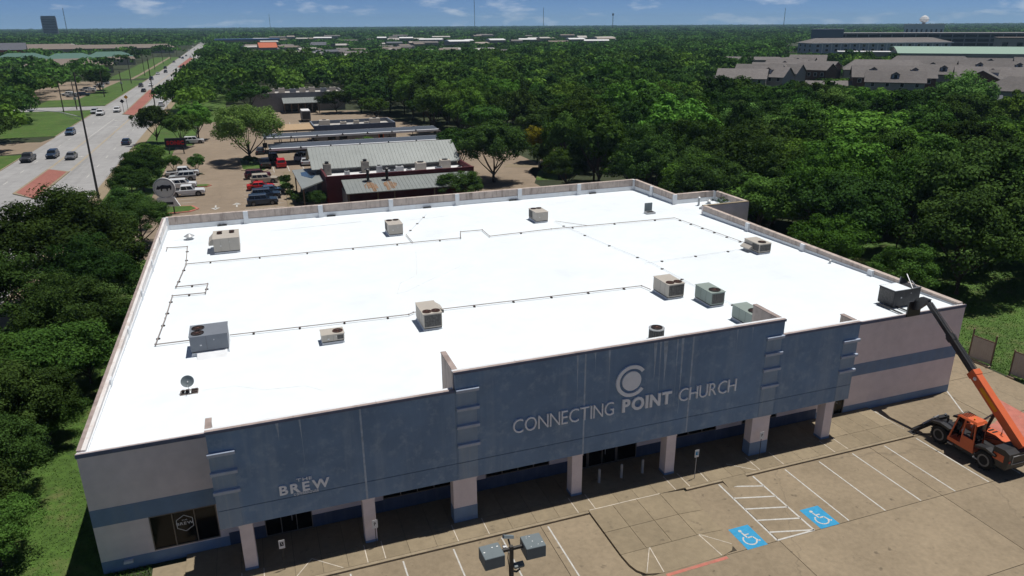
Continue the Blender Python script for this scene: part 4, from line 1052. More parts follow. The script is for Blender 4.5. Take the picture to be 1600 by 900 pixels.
# engine cover on the far side, cab on the near side
MB().prism([(-1.5, .85), (-1.5, 1.55), (-.9, 1.72), (1.0, 1.62), (1.35, 1.35), (1.35, .85)], 'x', .45, 1.18).build('engine_cover', 'orange', tl)
cab = MB()
x0, x1 = -1.2, -.35
for y, z0, z1, y2 in ((-.75, .75, 2.72, -.62), (.15, .75, 2.75, .1), (1.05, .75, 2.72, .62)):
    for x in (x0, x1): cab.bar((x, y, z0), (x, y2, z1), .08, .08)
cab.box(x0 - .03, x1 + .03, -.8, 1.1, .68, .95)
cab.box(x0 - .03, x0 + .03, -.72, .12, .95, 1.55)
c = cab.build('cab', 'orange', tl)
MB().loft([[(x0 - .06, -.72, 2.7), (x1 + .06, -.72, 2.7), (x1 + .06, .74, 2.7), (x0 - .06, .74, 2.7)], [(x0 + .02, -.62, 2.84), (x1 - .02, -.62, 2.84), (x1 - .02, .6, 2.82), (x0 + .02, .6, 2.82)]]).build('cab_roof', 'orange', c)
for k in range(5): box('roof_bar', 'black_paint', c, x0 + .08 + k * .17, x0 + .12 + k * .17, .1, .72, 2.845, 2.87)
MB().quad((x0 + .05, 1.0, 1.0), (x1 - .05, 1.0, 1.0), (x1 - .05, .62, 2.65), (x0 + .05, .62, 2.65)).build('windscreen', 'carglass', c)
box('rear_window', 'carglass', c, x0 + .05, x1 - .05, -.72, -.7, 1.55, 2.6)
b = MB(); b.bbox(-1.0, -.55, -.35, .1, .95, 1.35, .04).bbox(-1.0, -.55, -.5, -.36, 1.2, 1.95, .04); b.build('seat', 'trim', c)
MB().tube([(-.78, .75, 1.0), (-.78, .55, 1.5)], .03).build('steering_column', 'trim', c)
for y in (.9, -1.0):
    box('step', 'galv', tl, -1.3, -1.15, y - .25, y + .1, .5, .56)
MB().prism([(1.05, 1.36), (1.0, 1.5), (1.75, 1.6), (2.45, 1.4), (2.5, 1.25), (1.75, 1.42)], 'x', -1.3, -.75).build('mudguard', 'black_paint', tl)
MB().prism([(1.05, 1.36), (1.0, 1.5), (1.75, 1.6), (2.45, 1.4), (2.5, 1.25), (1.75, 1.42)], 'x', .75, 1.3).build('mudguard', 'black_paint', tl)
MB().prism([(-2.3, 1.3), (-2.3, 1.42), (-1.6, 1.58), (-.9, 1.42), (-.9, 1.28), (-1.6, 1.42)], 'x', -1.3, -.78).build('mudguard', 'black_paint', tl)
for s_ in (-1, 1):
    o = MB().bar((s_ * .35, 2.75, 1.05), (s_ * 1.7, 3.3, .25), .24, .24).build('outrigger', 'black_paint', tl)
    MB().bbox(s_ * 1.75 - .25, s_ * 1.75 + .25, 3.08, 3.55, .0, .1, .02).build('outrigger_foot', 'black_paint', o)
    MB().tube([(s_ * .3, 2.7, 1.45), (s_ * 1.2, 3.1, .75)], .06).build('outrigger_ram', 'galv', o)
box('front_frame', 'black_paint', tl, -.6, .6, 2.6, 2.9, .6, 1.3)
MB().tube([(.95, -.9, 1.7), (.95, -.9, 2.25), (1.0, -1.05, 2.35)], .05).build('exhaust', 'rim', tl)
MB().bar((-1.25, .95, 2.2), (-1.5, 1.1, 2.25), .03, .03).build('mirror_arm', 'trim', c)
MB().bbox(-1.62, -1.44, 1.06, 1.12, 2.05, 2.4, .02).build('mirror', 'trim', c)
MB().bbox(-1.15, -.5, -1.0, .9, .42, .72, .04).build('fuel_tank', 'black_paint', tl)
for k in range(5): box('cover_slot', 'trim', tl, .6, 1.05, -.6 + k * .28, -.48 + k * .28, 1.66, 1.725)
box('cover_decal', 'signwhite', tl, 1.182, 1.19, -.6, .4, 1.05, 1.2)
for k, zz in enumerate((1.62, 1.5)): MB().tube([(-.2 + .15 * k, -1.9, 1.9), (-.3, -1.2, zz + .35), (-.28, -.4, zz), (-.2, .6, 1.2)], .025).build('hydraulic_hose', 'trim', tl)
MB().tube([(.45, -2.3, 2.2), (.75, -1.9, 2.5), (.6, -1.5, 2.1)], .03).build('hydraulic_hose', 'trim', tl)
MB().cyl((-1.0, -.3, 2.84), .05, .12, 'z', 10).build('beacon', 'signyellow', c)
for x in (-1.0, 1.0): box('tail_lamp', 'taillight', tl, x - .08, x + .08, -3.07, -3.05, 1.25, 1.4)
# boom
def bp_(f): return Vector((.15 + .45 * f, -2.55 + 8.55 * f, 2.3 + 6.25 * f))
bo = MB().bar(bp_(-.04), bp_(.46), .5, .56).build('boom', 'orange', tl)
MB().bar(bp_(.44), bp_(.475), .58, .64).build('boom_collar', 'orange', bo)
MB().bar(bp_(.46), bp_(.75), .34, .38).build('boom_section', 'black_paint', bo)
MB().bar(bp_(.70), bp_(.735), .44, .48).build('boom_collar', 'black_paint', bo)
MB().bar(bp_(.75), bp_(1.0), .25, .28).build('boom_section', 'black_paint', bo)
for f, dz in ((.4, .34), (.3, .33)):
    p, q = bp_(f) + Vector((-.252, 0, 0)), bp_(f - .16) + Vector((-.252, 0, 0))
MB().bar(bp_(.36) + Vector((-.256, 0, 0)), bp_(.2) + Vector((-.256, 0, 0)), .012, .26).build('side_decal', 'signyellow', bo)
MB().cyl(tuple(bp_(.425) + Vector((-.262, 0, 0))), .13, .01, 'x', 14).build('number_disc', 'signwhite', bo)
MB().tube([bp_(.48) + Vector((-.22, -.1, .2)), bp_(.74) + Vector((-.22, -.1, .2))], .03).build('boom_hose', 'trim', bo)
MB().tube([bp_(.48) + Vector((.05, -.2, .28)), bp_(.98) + Vector((.05, -.12, .2))], .025).build('boom_hose', 'black_paint', bo)
MB().tube([(.15, -.2, 1.25), tuple(bp_(.2) + Vector((0, .2, -.25)))], .1).build('lift_ram', 'black_paint', bo)
MB().tube([(.15, .6, 1.6), tuple(bp_(.2) + Vector((0, .2, -.25)))], .06).build('lift_ram_rod', 'galv', bo)
e_ = bp_(1.0)
hd = MB()
hd.prism([(e_.y - .15, e_.z + .22), (e_.y + .55, e_.z + .2), (e_.y + 1.0, e_.z - .15), (e_.y + 1.0, e_.z - .95), (e_.y + .6, e_.z - .8), (e_.y + .1, e_.z - .25)], 'x', e_.x - .14, e_.x + .14)
hd.box(e_.x - .55, e_.x + .65, e_.y + 1.0, e_.y + 1.12, e_.z - 1.45, e_.z - .3)
hd.build('fork_carriage', 'black_paint', tl)
for dx in (-.3, .5):
    MB().box(e_.x + dx - .07, e_.x + dx + .07, e_.y + 1.12, e_.y + 4.0, e_.z - 1.5, e_.z - 1.43).build('fork', 'black_paint', tl)

# ================================================================== VEHICLES
PAINT = {}
def paint(name, col):
    if name not in PAINT: PAINT[name] = mat('paint_' + name, col, rough=0.25, var=0.02, spec=0.6)
    return PAINT[name]
for n_, c_ in dict(white=(.68, .69, .70), silver=(.42, .44, .46), grey=(.10, .105, .115), black=(.014, .014, .016), navy=(.025, .045, .085), blue=(.05, .09, .16), red=(.52, .012, .016), maroon=(.075, .008, .016), tan=(.46, .41, .34), darkgrey=(.045, .048, .055)).items(): paint(n_, c_)
WHEELS = None
def make_car(kind):
    """local +x forward; returns list of (name, mesh, material or None, parent index, loc)"""
    if kind == 'sedan': Ln, Wd, zb, belt, roof = 4.75, 1.82, .22, .92, 1.45; prof = [(-2.35, .45), (-2.3, .95), (-1.7, 1.0), (1.0, .93), (2.1, .78), (2.36, .6), (2.36, .32), (-2.3, .3)]; gb = (-1.85, 1.15); gt = (-1.05, .3); wr = .33; wx = (1.42, -1.38)
    elif kind == 'suv': Ln, Wd, zb, belt, roof = 4.8, 1.92, .26, 1.08, 1.76; prof = [(-2.38, .5), (-2.38, 1.05), (-2.2, 1.1), (1.1, 1.06), (2.2, .98), (2.4, .72), (2.4, .38), (-2.34, .36)]; gb = (-2.3, 1.2); gt = (-1.95, .45); wr = .37; wx = (1.45, -1.42)
    else: Ln, Wd, zb, belt, roof = 5.8, 2.0, .34, 1.14, 1.88; prof = [(-2.9, .6), (-2.9, 1.1), (-.95, 1.12), (1.35, 1.14), (2.7, 1.08), (2.9, .85), (2.9, .48), (-2.85, .5)]; gb = (-.95, 1.4); gt = (-.75, .75); wr = .41; wx = (1.85, -1.75)
    h = Wd / 2
    parts = []
    zc = .7
    def sl(y, k): return [(x * (1 - .012 * k), y, zc + (z - zc) * (1 - .09 * k)) for x, z in prof]
    b = MB().loft([sl(-h, 1), sl(-h + .1, 0), sl(h - .1, 0), sl(h, 1)])
    b.box(gb[0] * .95, gb[1] * .95, -h + .02, h - .02, .28, .45)
    g0, g1 = h - .06, h - .24
    b.loft([[(gb[0], -g0, belt - .04), (gb[1], -g0, belt - .04), (gb[1], g0, belt - .04), (gb[0], g0, belt - .04)], [(gt[0] - .1, -g1 - .04, roof - .07), (gt[1] + .12, -g1 - .04, roof - .07), (gt[1] + .12, g1 + .04, roof - .07), (gt[0] - .1, g1 + .04, roof - .07)], [(gt[0] + .05, -g1 + .06, roof), (gt[1] - .05, -g1 + .06, roof), (gt[1] - .05, g1 - .06, roof), (gt[0] + .05, g1 - .06, roof)]])
    parts.append(('body', b, 'PAINT'))
    def lerp(a, c, f): return a + (c - a) * f
    zlo, zhi = belt - .04, roof - .07
    def pt(f, z):  # point on greenhouse side: f in 0..1 along length
        k = (z - zlo) / (zhi - zlo)
        xa = lerp(gb[0], gt[0] - .1, k); xb = lerp(gb[1], gt[1] + .12, k)
        return lerp(xa, xb, f), lerp(g0, g1 + .04, k)
    za, zb2 = lerp(zlo, zhi, .14), lerp(zlo, zhi, .93)
    for s_ in (-1, 1):
        m_ = MB()
        for f0, f1 in ((.07, .47), (.52, .9)) if kind != 'suv' else ((.05, .3), (.33, .6), (.64, .9)):
            q = [pt(f0, za), pt(f1, za), pt(f1, zb2), pt(f0, zb2)]
            zz = (za, za, zb2, zb2)
            m_.loft([[(x, s_ * (y + .006), z) for (x, y), z in zip(q, zz)], [(x, s_ * (y - .02), z) for (x, y), z in zip(q, zz)]])
        parts.append(('side_window', m_, 'carglass'))
    for nm, f, sg_ in (('windscreen', 1.0, 1), ('rear_window', 0.0, -1)):
        q = []
        for z in (za, zb2):
            x, y = pt(f, z); q.append((x, y, z))
        (xa, ya, z0), (xb, yb, z1) = q
        m_ = MB().loft([[(xa + .008 * sg_, -ya + .1, z0), (xa + .008 * sg_, ya - .1, z0), (xb + .008 * sg_, yb - .1, z1), (xb + .008 * sg_, -yb + .1, z1)], [(xa - .03 * sg_, -ya + .1, z0), (xa - .03 * sg_, ya - .1, z0), (xb - .03 * sg_, yb - .1, z1), (xb - .03 * sg_, -yb + .1, z1)]])
        parts.append((nm, m_, 'carglass'))
    fx = max(p[0] for p in prof); bx_ = min(p[0] for p in prof)
    for s_ in (-1, 1):
        parts.append(('headlight', MB().box(fx - .16, fx - .015, s_ * (h - .42), s_ * (h - .1), belt - .36, belt - .2), 'headlight'))
        parts.append(('taillight', MB().box(bx_ - .01, bx_ + .08, s_ * (h - .3), s_ * (h - .06), belt - .25, belt - .05), 'taillight'))
    parts.append(('grille', MB().box(fx - .05, fx + .012, -h + .45, h - .45, .42, belt - .3), 'trim'))
    if kind == 'pickup':
        parts.append(('truck_bed', MB().box(-2.78, -1.08, -h + .12, h - .12, 1.0, 1.135), 'trim'))
    for xw in wx:
        for s_ in (-1, 1):
            parts.append(('wheel_arch', MB().cyl((xw, s_ * (h - .05) - .06, wr + .02), wr + .09, .12, 'y', 16), 'trim'))
            parts.append(('wheel', (xw, s_ * (h - .1), wr), wr))
    return parts
CARS = {}
def car(kind, col, x, y, rz, label, group):
    if kind not in CARS:
        L_ = []
        for p in make_car(kind):
            if p[0] == 'wheel':
                wr = p[2]
                ty = MB().cyl((0, -.11, 0), wr, .22, 'y', 16).mesh('tyre'); ty.materials.append(M['tyre'])
                ri = MB().cyl((0, -.118, 0), wr * .64, .236, 'y', 12).mesh('rim'); ri.materials.append(M['rim'])
                L_.append(('wheel', ty, ri, p[1]))
            else:
                me = p[1].mesh(p[0]); me.materials.append(PAINT['white'] if p[2] == 'PAINT' else M[p[2]])
                L_.append((p[0], me, p[2], None))
        CARS[kind] = L_
    nm = {'sedan': 'sedan_car', 'suv': 'suv_car', 'pickup': 'pickup_truck'}[kind]
    t = thing(nm, label, 'truck' if kind == 'pickup' else 'car', (x, y, .035), rz, group)
    for q in CARS[kind]:
        if q[0] == 'wheel':
            w_ = thing_part('wheel', t, q[3]); share('tyre', q[1], w_); share('rim', q[2], w_)
        else: share(q[0], q[1], t, (0, 0, 0), PAINT[col] if q[2] == 'PAINT' else None)
    return t
DN, UP = RAD(-90), RAD(90)
RG = 'cars driving on the road'
for a in (('pickup', 'darkgrey', -35.1, 147.5, DN, 'dark pickup truck in the kerb lane beside the lawn'),
          ('suv', 'navy', -31.1, 150.8, DN, 'dark blue car in the second lane beside the dark pickup'),
          ('sedan', 'grey', -26.9, 147.5, DN, 'dark grey sedan waiting in the turn lane behind the brick median'),
          ('suv', 'blue', -34.6, 191, DN, 'blue-grey car alone in the kerb lane near the driveway'),
          ('sedan', 'navy', -18.2, 166.5, UP, 'dark blue sedan driving away beside the tan sidewalk'),
          ('pickup', 'white', -34.4, 240, DN, 'white pickup truck crossing the side street junction'),
          ('suv', 'silver', -37.0, 246, DN, 'silver car half hidden behind the white pickup truck'),
          ('suv', 'white', -30.5, 248, DN, 'white car next to the start of second brick median'),
          ('suv', 'white', -17.9, 263, UP, 'white car driving away opposite the second brick median'),
          ('sedan', 'maroon', -21.6, 335, UP, 'dark red car driving away beyond the white one'),
          ('suv', 'black', -18.4, 323, UP, 'black car driving away next to the dark red one'),
          ('sedan', 'black', -30.9, 335, DN, 'black sedan at the far end of the second brick median'),
          ('suv', 'darkgrey', -35.2, 367, DN, 'dark car in the kerb lane past the second median'),
          ('sedan', 'white', -31.2, 371, DN, 'white sedan beside a dark car past the second median'),
          ('suv', 'navy', -35.4, 420, DN, 'dark blue car passing the first far lawn crossing'),
          ('sedan', 'silver', -36.4, 470, DN, 'silver sedan on the far straight of the road'),
          ('sedan', 'maroon', -27.9, 549, DN, 'dark red car beside the third brick median')):
    car(*a, RG)
for k, (kd, cl, x, y, d) in enumerate((('suv', 'black', -37.2, 537, DN), ('suv', 'darkgrey', -33.3, 488, DN), ('sedan', 'grey', -38.4, 638, DN), ('sedan', 'black', -39.5, 732, DN), ('suv', 'navy', -36.2, 716, DN), ('sedan', 'darkgrey', -36.6, 780, DN), ('suv', 'black', -24.0, 605, UP))):
    car(kd, cl, x, y, d, 'tiny dark car far along the road', 'tiny dark cars far along the road')
for k, (kd, cl, x, y, d) in enumerate((('suv', 'white', -21.5, 640, UP), ('suv', 'white', -31.0, 745, DN), ('sedan', 'silver', -43.0, 960, DN), ('suv', 'white', -39.0, 1010, DN), ('sedan', 'white', -29.5, 905, UP), ('suv', 'white', -46.5, 1130, DN))):
    car(kd, cl, x, y, d, 'tiny pale car far along the road', 'tiny pale cars far along the road')
LG = 'cars parked behind the church'
for a in (('pickup', 'white', -2.6, 116.6, 0, 'white pickup truck at the top of the left parking row'),
          ('suv', 'silver', -2.4, 112.2, RAD(180), 'silver car parked second in the left row'),
          ('suv', 'white', -2.0, 104.6, 0, 'white car parked third in the left row'),
          ('pickup', 'white', -.9, 97.6, 0, 'white pickup truck parked behind the round bull sign'),
          ('suv', 'maroon', 10.9, 109.2, 0, 'dark maroon car at the top of the right parking row'),
          ('suv', 'tan', 11.9, 104.3, 0, 'beige car parked above the bright red one'),
          ('sedan', 'red', 11.1, 98.4, 0, 'bright red sedan in the right parking row'),
          ('sedan', 'blue', 12.6, 94.5, 0, 'blue sedan partly hidden between red and dark blue cars'),
          ('suv', 'navy', 11.7, 90.6, 0, 'dark blue car below the red sedan in right row'),
          ('suv', 'navy', 11.0, 86.2, 0, 'dark blue car right behind the back parapet'),
          ('pickup', 'black', 12.75, 120.9, UP, 'black pickup truck parked beside the pale green tree'),
          ('suv', 'red', 15.75, 120.4, UP, 'red car parked beside the black pickup truck'),
          ('suv', 'black', 14.6, 128.5, UP, 'black car in the shade of the nearer canopy'),
          ('suv', 'white', 20.6, 126.8, RAD(60), 'white car at the corner of the grey metal roof'),
          ('sedan', 'silver', 20.6, 121.2, UP, 'silver sedan close to the grey metal roof corner'),
          ('suv', 'white', -2.6, 161.5, 0, 'white car behind the dark drive-in name sign')):
    car(*a, LG)
for x, y, r in ((12.3, 139.5, UP), (17.2, 139.8, UP), (31.0, 128, UP), (36.0, 141, UP)):
    car('suv' if x > 15 else 'sedan', 'darkgrey', x, y, r, 'dark car parked in the shade under a long canopy', 'dark cars under the long canopies')
for x, y, c_ in ((-56, 318, 'silver'), (-59, 326, 'white'), (-53.5, 345, 'white'), (-56.5, 352, 'silver'), (-54, 372, 'white'), (-54.5, 392, 'silver')):
    car('suv', c_, x, y, RAD(170), 'pale car parked across the road beside the long lawn', 'pale cars parked across the road')
car('suv', 'navy', -52.5, 322, 0, 'dark blue car parked under the round tree across the road', 'cars parked across the road')

# ================================================================== RESTAURANT AND DRIVE-IN BEHIND THE CHURCH
def seams(x0, x1, ya, za, yb, zb, step, parent, m='seam', r=.03):
    b = MB(); x = x0
    while x < x1:
        b.bar((x, ya, za + .02), (x, yb, zb + .02), r, .06); x += step
    return b.build('standing_seam', m, parent)
rs = thing('restaurant', 'burgundy restaurant with grey ribbed metal roofs behind the church', 'building')
box('wall', 'greywall', rs, 19.9, 44.2, 88.2, 98.2, 0, 4.9)
r_ = MB().prism([(87.2, 4.75), (87.2, 4.9), (93, 7.7), (98.8, 4.9), (98.8, 4.75), (93, 7.5)], 'x', 19.2, 44.6).build('roof', 'seam', rs)
seams(19.3, 44.6, 87.2, 4.9, 93, 7.7, .6, r_)
box('wall', 'burgundy', rs, 20.6, 44.6, 79.4, 79.7, 0, 5.0); box('wall', 'burgundy', rs, 20.6, 20.9, 79.72, 88, 0, 5.0); box('wall', 'burgundy', rs, 44.3, 44.6, 79.72, 88, 0, 5.0)
box('flat_roof', 'farwhite', rs, 20.9, 44.3, 79.72, 88.1, 3.9, 4.05)
box('parapet_cap', 'burgundy', rs, 20.55, 44.65, 79.35, 79.75, 5.0, 5.08)
for x in (21.6, 27.8):
    c_ = MB().bbox(x - .6, x + .6, 85.8, 87.0, 4.0, 5.9, .05).build('chimney', 'stone', rs)
    MB().cyl((x, 86.35, 5.9), .35, .3, 'z', 10, .25).build('flue', 'dark_metal', c_); MB().cyl((x, 86.35, 6.2), .42, .1, 'z', 10, .1).build('flue_cap', 'dark_metal', c_)
for x, y, w_, d_, h, m_ in ((24.4, 83.5, .8, .8, 1.0, 'galv'), (29.8, 84.5, .9, .9, 1.3, 'galv'), (30.4, 83.0, .7, .7, .8, 'galv'), (31.6, 82.6, 1.3, 1.0, .7, 'grey_metal'), (33.4, 85.6, 1.3, 1.0, .8, 'galv'), (34.6, 83.4, .9, .9, .6, 'galv'), (36.8, 84.6, 1.6, 1.8, 1.4, 'beige'), (39.6, 83.2, 1.1, 1.1, .7, 'grey_metal'), (41.3, 85.6, 1.7, 1.5, 1.4, 'beige'), (43.0, 82.4, .8, .8, .6, 'galv')):
    e_ = MB().bbox(x - w_ / 2, x + w_ / 2, y - d_ / 2, y + d_ / 2, 4.05, 4.05 + h, .05).build('rooftop_equipment', m_, rs)
    MB().cyl((x, y, 4.05 + h), min(w_, d_) * .35, .12, 'z', 10).build('fan_ring', 'dark_metal', e_)
r_ = MB().prism([(73.9, 3.2), (73.9, 3.32), (79.38, 4.42), (79.38, 4.3)], 'x', 22.9, 43.6).build('shed_roof', 'seam', rs)
seams(23.0, 43.6, 73.9, 3.32, 79.38, 4.42, .6, r_)
for x, w_ in ((26.9, 1.1), (29.9, 1.25)):
    r3 = random.Random(int(x))
    for k in range(9):
        xo = x + (k - 4) * w_ * .2 + r3.uniform(-.1, .1); wd = r3.uniform(.06, .16); y1 = r3.uniform(73.95, 75.6) if abs(k - 4) < 3 else r3.uniform(75, 77); y0 = 77.9 - abs(k - 4) * .3
        zz = lambda y: 3.346 + (y - 73.9) * .2007
        MB().loft([[(xo - wd, y0, zz(y0)), (xo + wd, y0, zz(y0)), (xo + wd * 1.6, y1, zz(y1)), (xo - wd * 1.3, y1, zz(y1))], [(xo - wd, y0, zz(y0) + .006), (xo + wd, y0, zz(y0) + .006), (xo + wd * 1.6, y1, zz(y1) + .006), (xo - wd * 1.3, y1, zz(y1) + .006)]]).build('rust_stain', 'rust', r_)
    v_ = MB().cyl((x, 78.2, 4.0), .22, 2.0, 'z', 10).build('exhaust_stack', 'dark_metal', rs)
    MB().cyl((x, 78.2, 6.0), .5, .15, 'z', 10, .3).build('stack_cap', 'dark_metal', v_); MB().cyl((x, 78.2, 4.15), .65, .12, 'z', 10, .3).build('stack_flashing', 'dark_metal', v_)
for x in (23.2, 27.6, 30.2, 36.5, 43.2): box('post', 'wood', rs, x, x + .16, 74.3, 74.46, 0, 3.25)
box('wall', 'greywall', rs, 22.9, 23.1, 74.6, 79.38, 0, 3.2)
o = MB().slab([(16.4, 93.5, 3.95), (20.4, 94.5, 3.95), (20.55, 82.4, 3.95), (16.7, 77.0, 3.95)][::-1], 3.75).build('entry_canopy', 'seam', rs)
MB().slab([(17.6, 90.6, 3.97), (18.9, 91.4, 3.97), (20.0, 88.2, 3.97), (18.9, 84.6, 3.97), (17.5, 87.6, 3.97)][::-1], 3.9).build('skylight', 'skylight', o)
for x, y in ((16.8, 92.8), (17.0, 78.4), (20.0, 93.4)): box('post', 'wood', rs, x - .1, x + .1, y - .1, y + .1, 0, 3.75)

def long_canopy(label, x0, x1, y0, y1, z):
    t = thing('drive_in_canopy', label, 'canopy', (x0, y0, .03), 0, 'long canopies of the drive-in')
    L_ = x1 - x0; D = y1 - y0
    MB().loft([[(0, 0, z), (L_, 0, z), (L_, D, z), (0, D, z)], [(0, 0, z + .12), (L_, 0, z + .12), (L_, D, z + .32), (0, D, z + .32)]]).build('roof', 'canopy_top', t)
    box('edge', 'canopy_edge', t, -.05, L_ + .05, -.75, -.002, z - .15, z + .3)
    box('edge', 'canopy_edge', t, -.05, L_ + .05, D + .002, D + .12, z - .2, z + .36)
    n = int(L_ / 5.3)
    for k in range(n + 1):
        x = .2 + (L_ - .4) * k / n
        p = box('post', 'dark_metal', t, x - .07, x + .07, D * .5 - .07, D * .5 + .07, 0, z)
        MB().prism([(x - .28, z + .1), (x + .28, z + .1), (x, z + .6)], 'y', -.95, -.76).build('bracket', 'dark_metal', p)
        box('menu_board', 'dark_metal', p, x - .5, x + .5, D * .5 - .12, D * .5 + .12, .9, 2.0)
    return t
long_canopy('nearer long dark canopy with white edge, just behind the metal roof', 13.8, 50.5, 121.9, 127.6, 3.3)
long_canopy('farther long dark canopy with white edge before the grey drive-in', 13.3, 53.8, 138.4, 144.2, 3.3)
dn = thing('drive_in_restaurant', 'low grey flat-roofed drive-in building between canopy and trees', 'building')
for q in ((25.2, 45.0, 147.6, 147.9), (25.2, 45.0, 157.7, 158.0), (25.2, 25.5, 147.9, 157.7), (44.7, 45.0, 147.9, 157.7)):
    box('wall', 'greywall', dn, *q, 0, 3.1); box('parapet', 'bluewall', dn, q[0] - .02, q[1] + .02, q[2] - .02, q[3] + .02, 3.1, 4.55)
box('roof', 'gravelroof', dn, 25.5, 44.7, 147.9, 157.7, 3.6, 3.75)
for x, y, w_ in ((28.5, 155, 2.6), (33, 153.5, 1.4), (36.5, 155.5, 1.2), (41, 154.6, 2.6), (38.5, 152, 1)):
    e_ = MB().bbox(x - w_ / 2, x + w_ / 2, y - .9, y + .9, 3.75, 5.0 if w_ > 2 else 4.6, .05).build('rooftop_equipment', 'beige', dn)
    MB().cyl((x, y, 5.0 if w_ > 2 else 4.6), .5, .1, 'z', 10).build('fan_ring', 'dark_metal', e_)
for x in (28.2, 31.0): 
    f_ = box('window', 'frame', dn, x, x + 2, 147.5, 147.62, 1.0, 2.2); box('pane', 'glass', f_, x + .1, x + 1.9, 147.47, 147.51, 1.1, 2.1)
f_ = box('door', 'orange', dn, 40.6, 41.9, 147.48, 147.62, .2, 2.4); box('pane', 'glass', f_, 40.8, 41.7, 147.45, 147.49, .9, 2.2)
t = thing('patio_canopy', 'tan flat patio roof on dark posts left of the drive-in', 'canopy', (17.0, 144.6, .03))
box('roof', 'tanroof', t, 0, 8.0, 0, 11.6, 3.9, 4.2); box('edge', 'wood', t, 0, 8.0, -.1, -.002, 3.8, 4.1)
for x in (.3, 4, 7.7):
    for y in (.3, 11.2): box('post', 'dark_metal', t, x - .08, x + .08, y - .08, y + .08, 0, 3.9)
gb = thing('grey_hall', 'grey block building with porch and rooftop units beyond the drive-in', 'building')
for q in ((13.0, 43.0, 226.3, 226.7), (13.0, 43.0, 241.6, 242), (13.0, 13.4, 226.7, 241.6), (42.6, 43.0, 226.7, 241.6)): box('wall', 'greywall', gb, *q, 0, 6.2)
box('roof', 'gravelroof', gb, 13.4, 42.6, 226.7, 241.6, 5.3, 5.5)
for k in range(8):
    x = 15.2 + k * 3.4
    e_ = MB().bbox(x, x + 2.0, 230 + (k % 3) * 2.6, 232 + (k % 3) * 2.6, 5.5, 7.1, .05).build('rooftop_equipment', 'beige' if k % 3 else 'grey_metal', gb)
    MB().cyl((x + 1, 231 + (k % 3) * 2.6, 7.1), .6, .1, 'z', 10).build('fan_ring', 'dark_metal', e_)
a_ = MB().prism([(219.5, 3.2), (219.5, 3.4), (226.28, 4.6), (226.28, 4.4)], 'x', 22.3, 34).build('porch_roof', 'seam', gb)
seams(22.4, 34, 219.5, 3.4, 226.28, 4.6, .9, a_)
for k in range(6): box('porch_post', 'wood', gb, 22.5 + k * 2.2, 22.75 + k * 2.2, 219.9, 220.15, 0, 3.2)
box('storefront', 'glass', gb, 22.6, 33.7, 226.2, 226.29, .1, 3.0)
t = thing('box_trailer', 'grey enclosed box trailer parked before the grey hall', 'trailer', (27.3, 197.5, .03))
MB().bbox(-1.3, 1.3, -3, 3, .7, 3.3, .12).build('body', 'greywall', t); box('roof_panel', 'farwhite', t, -1.2, 1.2, -2.9, 2.9, 3.302, 3.36)
for y in (-.8, .6):
    for s_ in (-1, 1): MB().cyl((s_ * 1.2 - .1, y, .4), .4, .2, 'x', 12).build('wheel', 'tyre', t)
box('rear_door', 'dark_cab', t, -1.1, 1.1, -3.02, -2.99, .9, 3.0)
# roadside signs
t = thing('name_sign', 'dark roadside sign reading SONIC in red letters', 'sign', (-5.5, 146, .05), RAD(-8))
box('cabinet', 'signdark', t, -2.2, 2.2, -.25, .25, 1.5, 3.5)
for x in (-1.6, 1.5): MB().tube([(x, 0, 0), (x, 0, 1.5)], .12).build('post', 'polesteel', t)
word('SONIC', -1.85, 1.85, 2.05, 2.95, -.252, .05, 'signred', t, .05, .06)
t = thing('round_sign', 'round white sign with a dark bull emblem beside parked cars', 'sign', (-2.9, 84.6, .05), RAD(-10))
MB().cyl((0, -.15, 4.0), 1.6, .3, 'y', 32).build('disc', 'signwhite', t)
b = MB()
for k in range(32):
    a0, a1 = k * math.pi / 16, (k + 1) * math.pi / 16
    b.bar((1.42 * math.cos(a0), -.16, 4 + 1.42 * math.sin(a0)), (1.42 * math.cos(a1), -.16, 4 + 1.42 * math.sin(a1)), .02, .07, (0, 1, 0))
b.build('border_ring', 'signdark', t)
bull = [(-1.0, 4.2), (-.85, 4.5), (-.7, 4.3), (-.2, 4.55), (.5, 4.45), (.95, 4.5), (1.1, 4.2), (.98, 3.75), (.85, 3.75), (.8, 4.05), (.55, 3.95), (.5, 3.6), (.35, 3.6), (.3, 3.95), (-.25, 3.95), (-.35, 3.6), (-.5, 3.6), (-.52, 3.98), (-.8, 3.85), (-1.15, 3.9)]
MB().prism(bull[::-1], 'y', -.19, -.15).build('bull_emblem', 'signdark', t)
MB().loft([[(-1.9, -.2, 1.2), (1.9, -.2, 1.2), (1.9, .2, 1.2), (-1.9, .2, 1.2)], [(-1.2, -.2, 2.6), (1.2, -.2, 2.6), (1.2, .2, 2.6), (-1.2, .2, 2.6)]]).build('base_plate', 'signwhite', t)
box('name_plate', 'signdark', t, -1.0, 1.0, -.23, -.2, 1.5, 1.9)
for x in (-.9, .9): MB().tube([(x, 0, 0), (x, 0, 1.3)], .1).build('post', 'polesteel', t)
for x, y, m_, h, lb in ((-27.4, 250, 'signyellow', 4.6, 'yellow warning sign on the second brick median'), (-27.6, 241, 'signdark', 4.0, 'dark keep-right sign at the tip of second median'), (-15.0, 250, 'signyellow', 4.0, 'yellow warning sign on the tan sidewalk')):
    t = thing('road_sign', lb, 'sign', (x, y, .1))
    MB().tube([(0, 0, 0), (0, 0, h)], .06).build('post', 'polesteel', t)
    MB().prism([(-.7, h), (0, h + .7), (.7, h), (0, h - .7)], 'y', -.08, -.05).build('plate', m_, t)
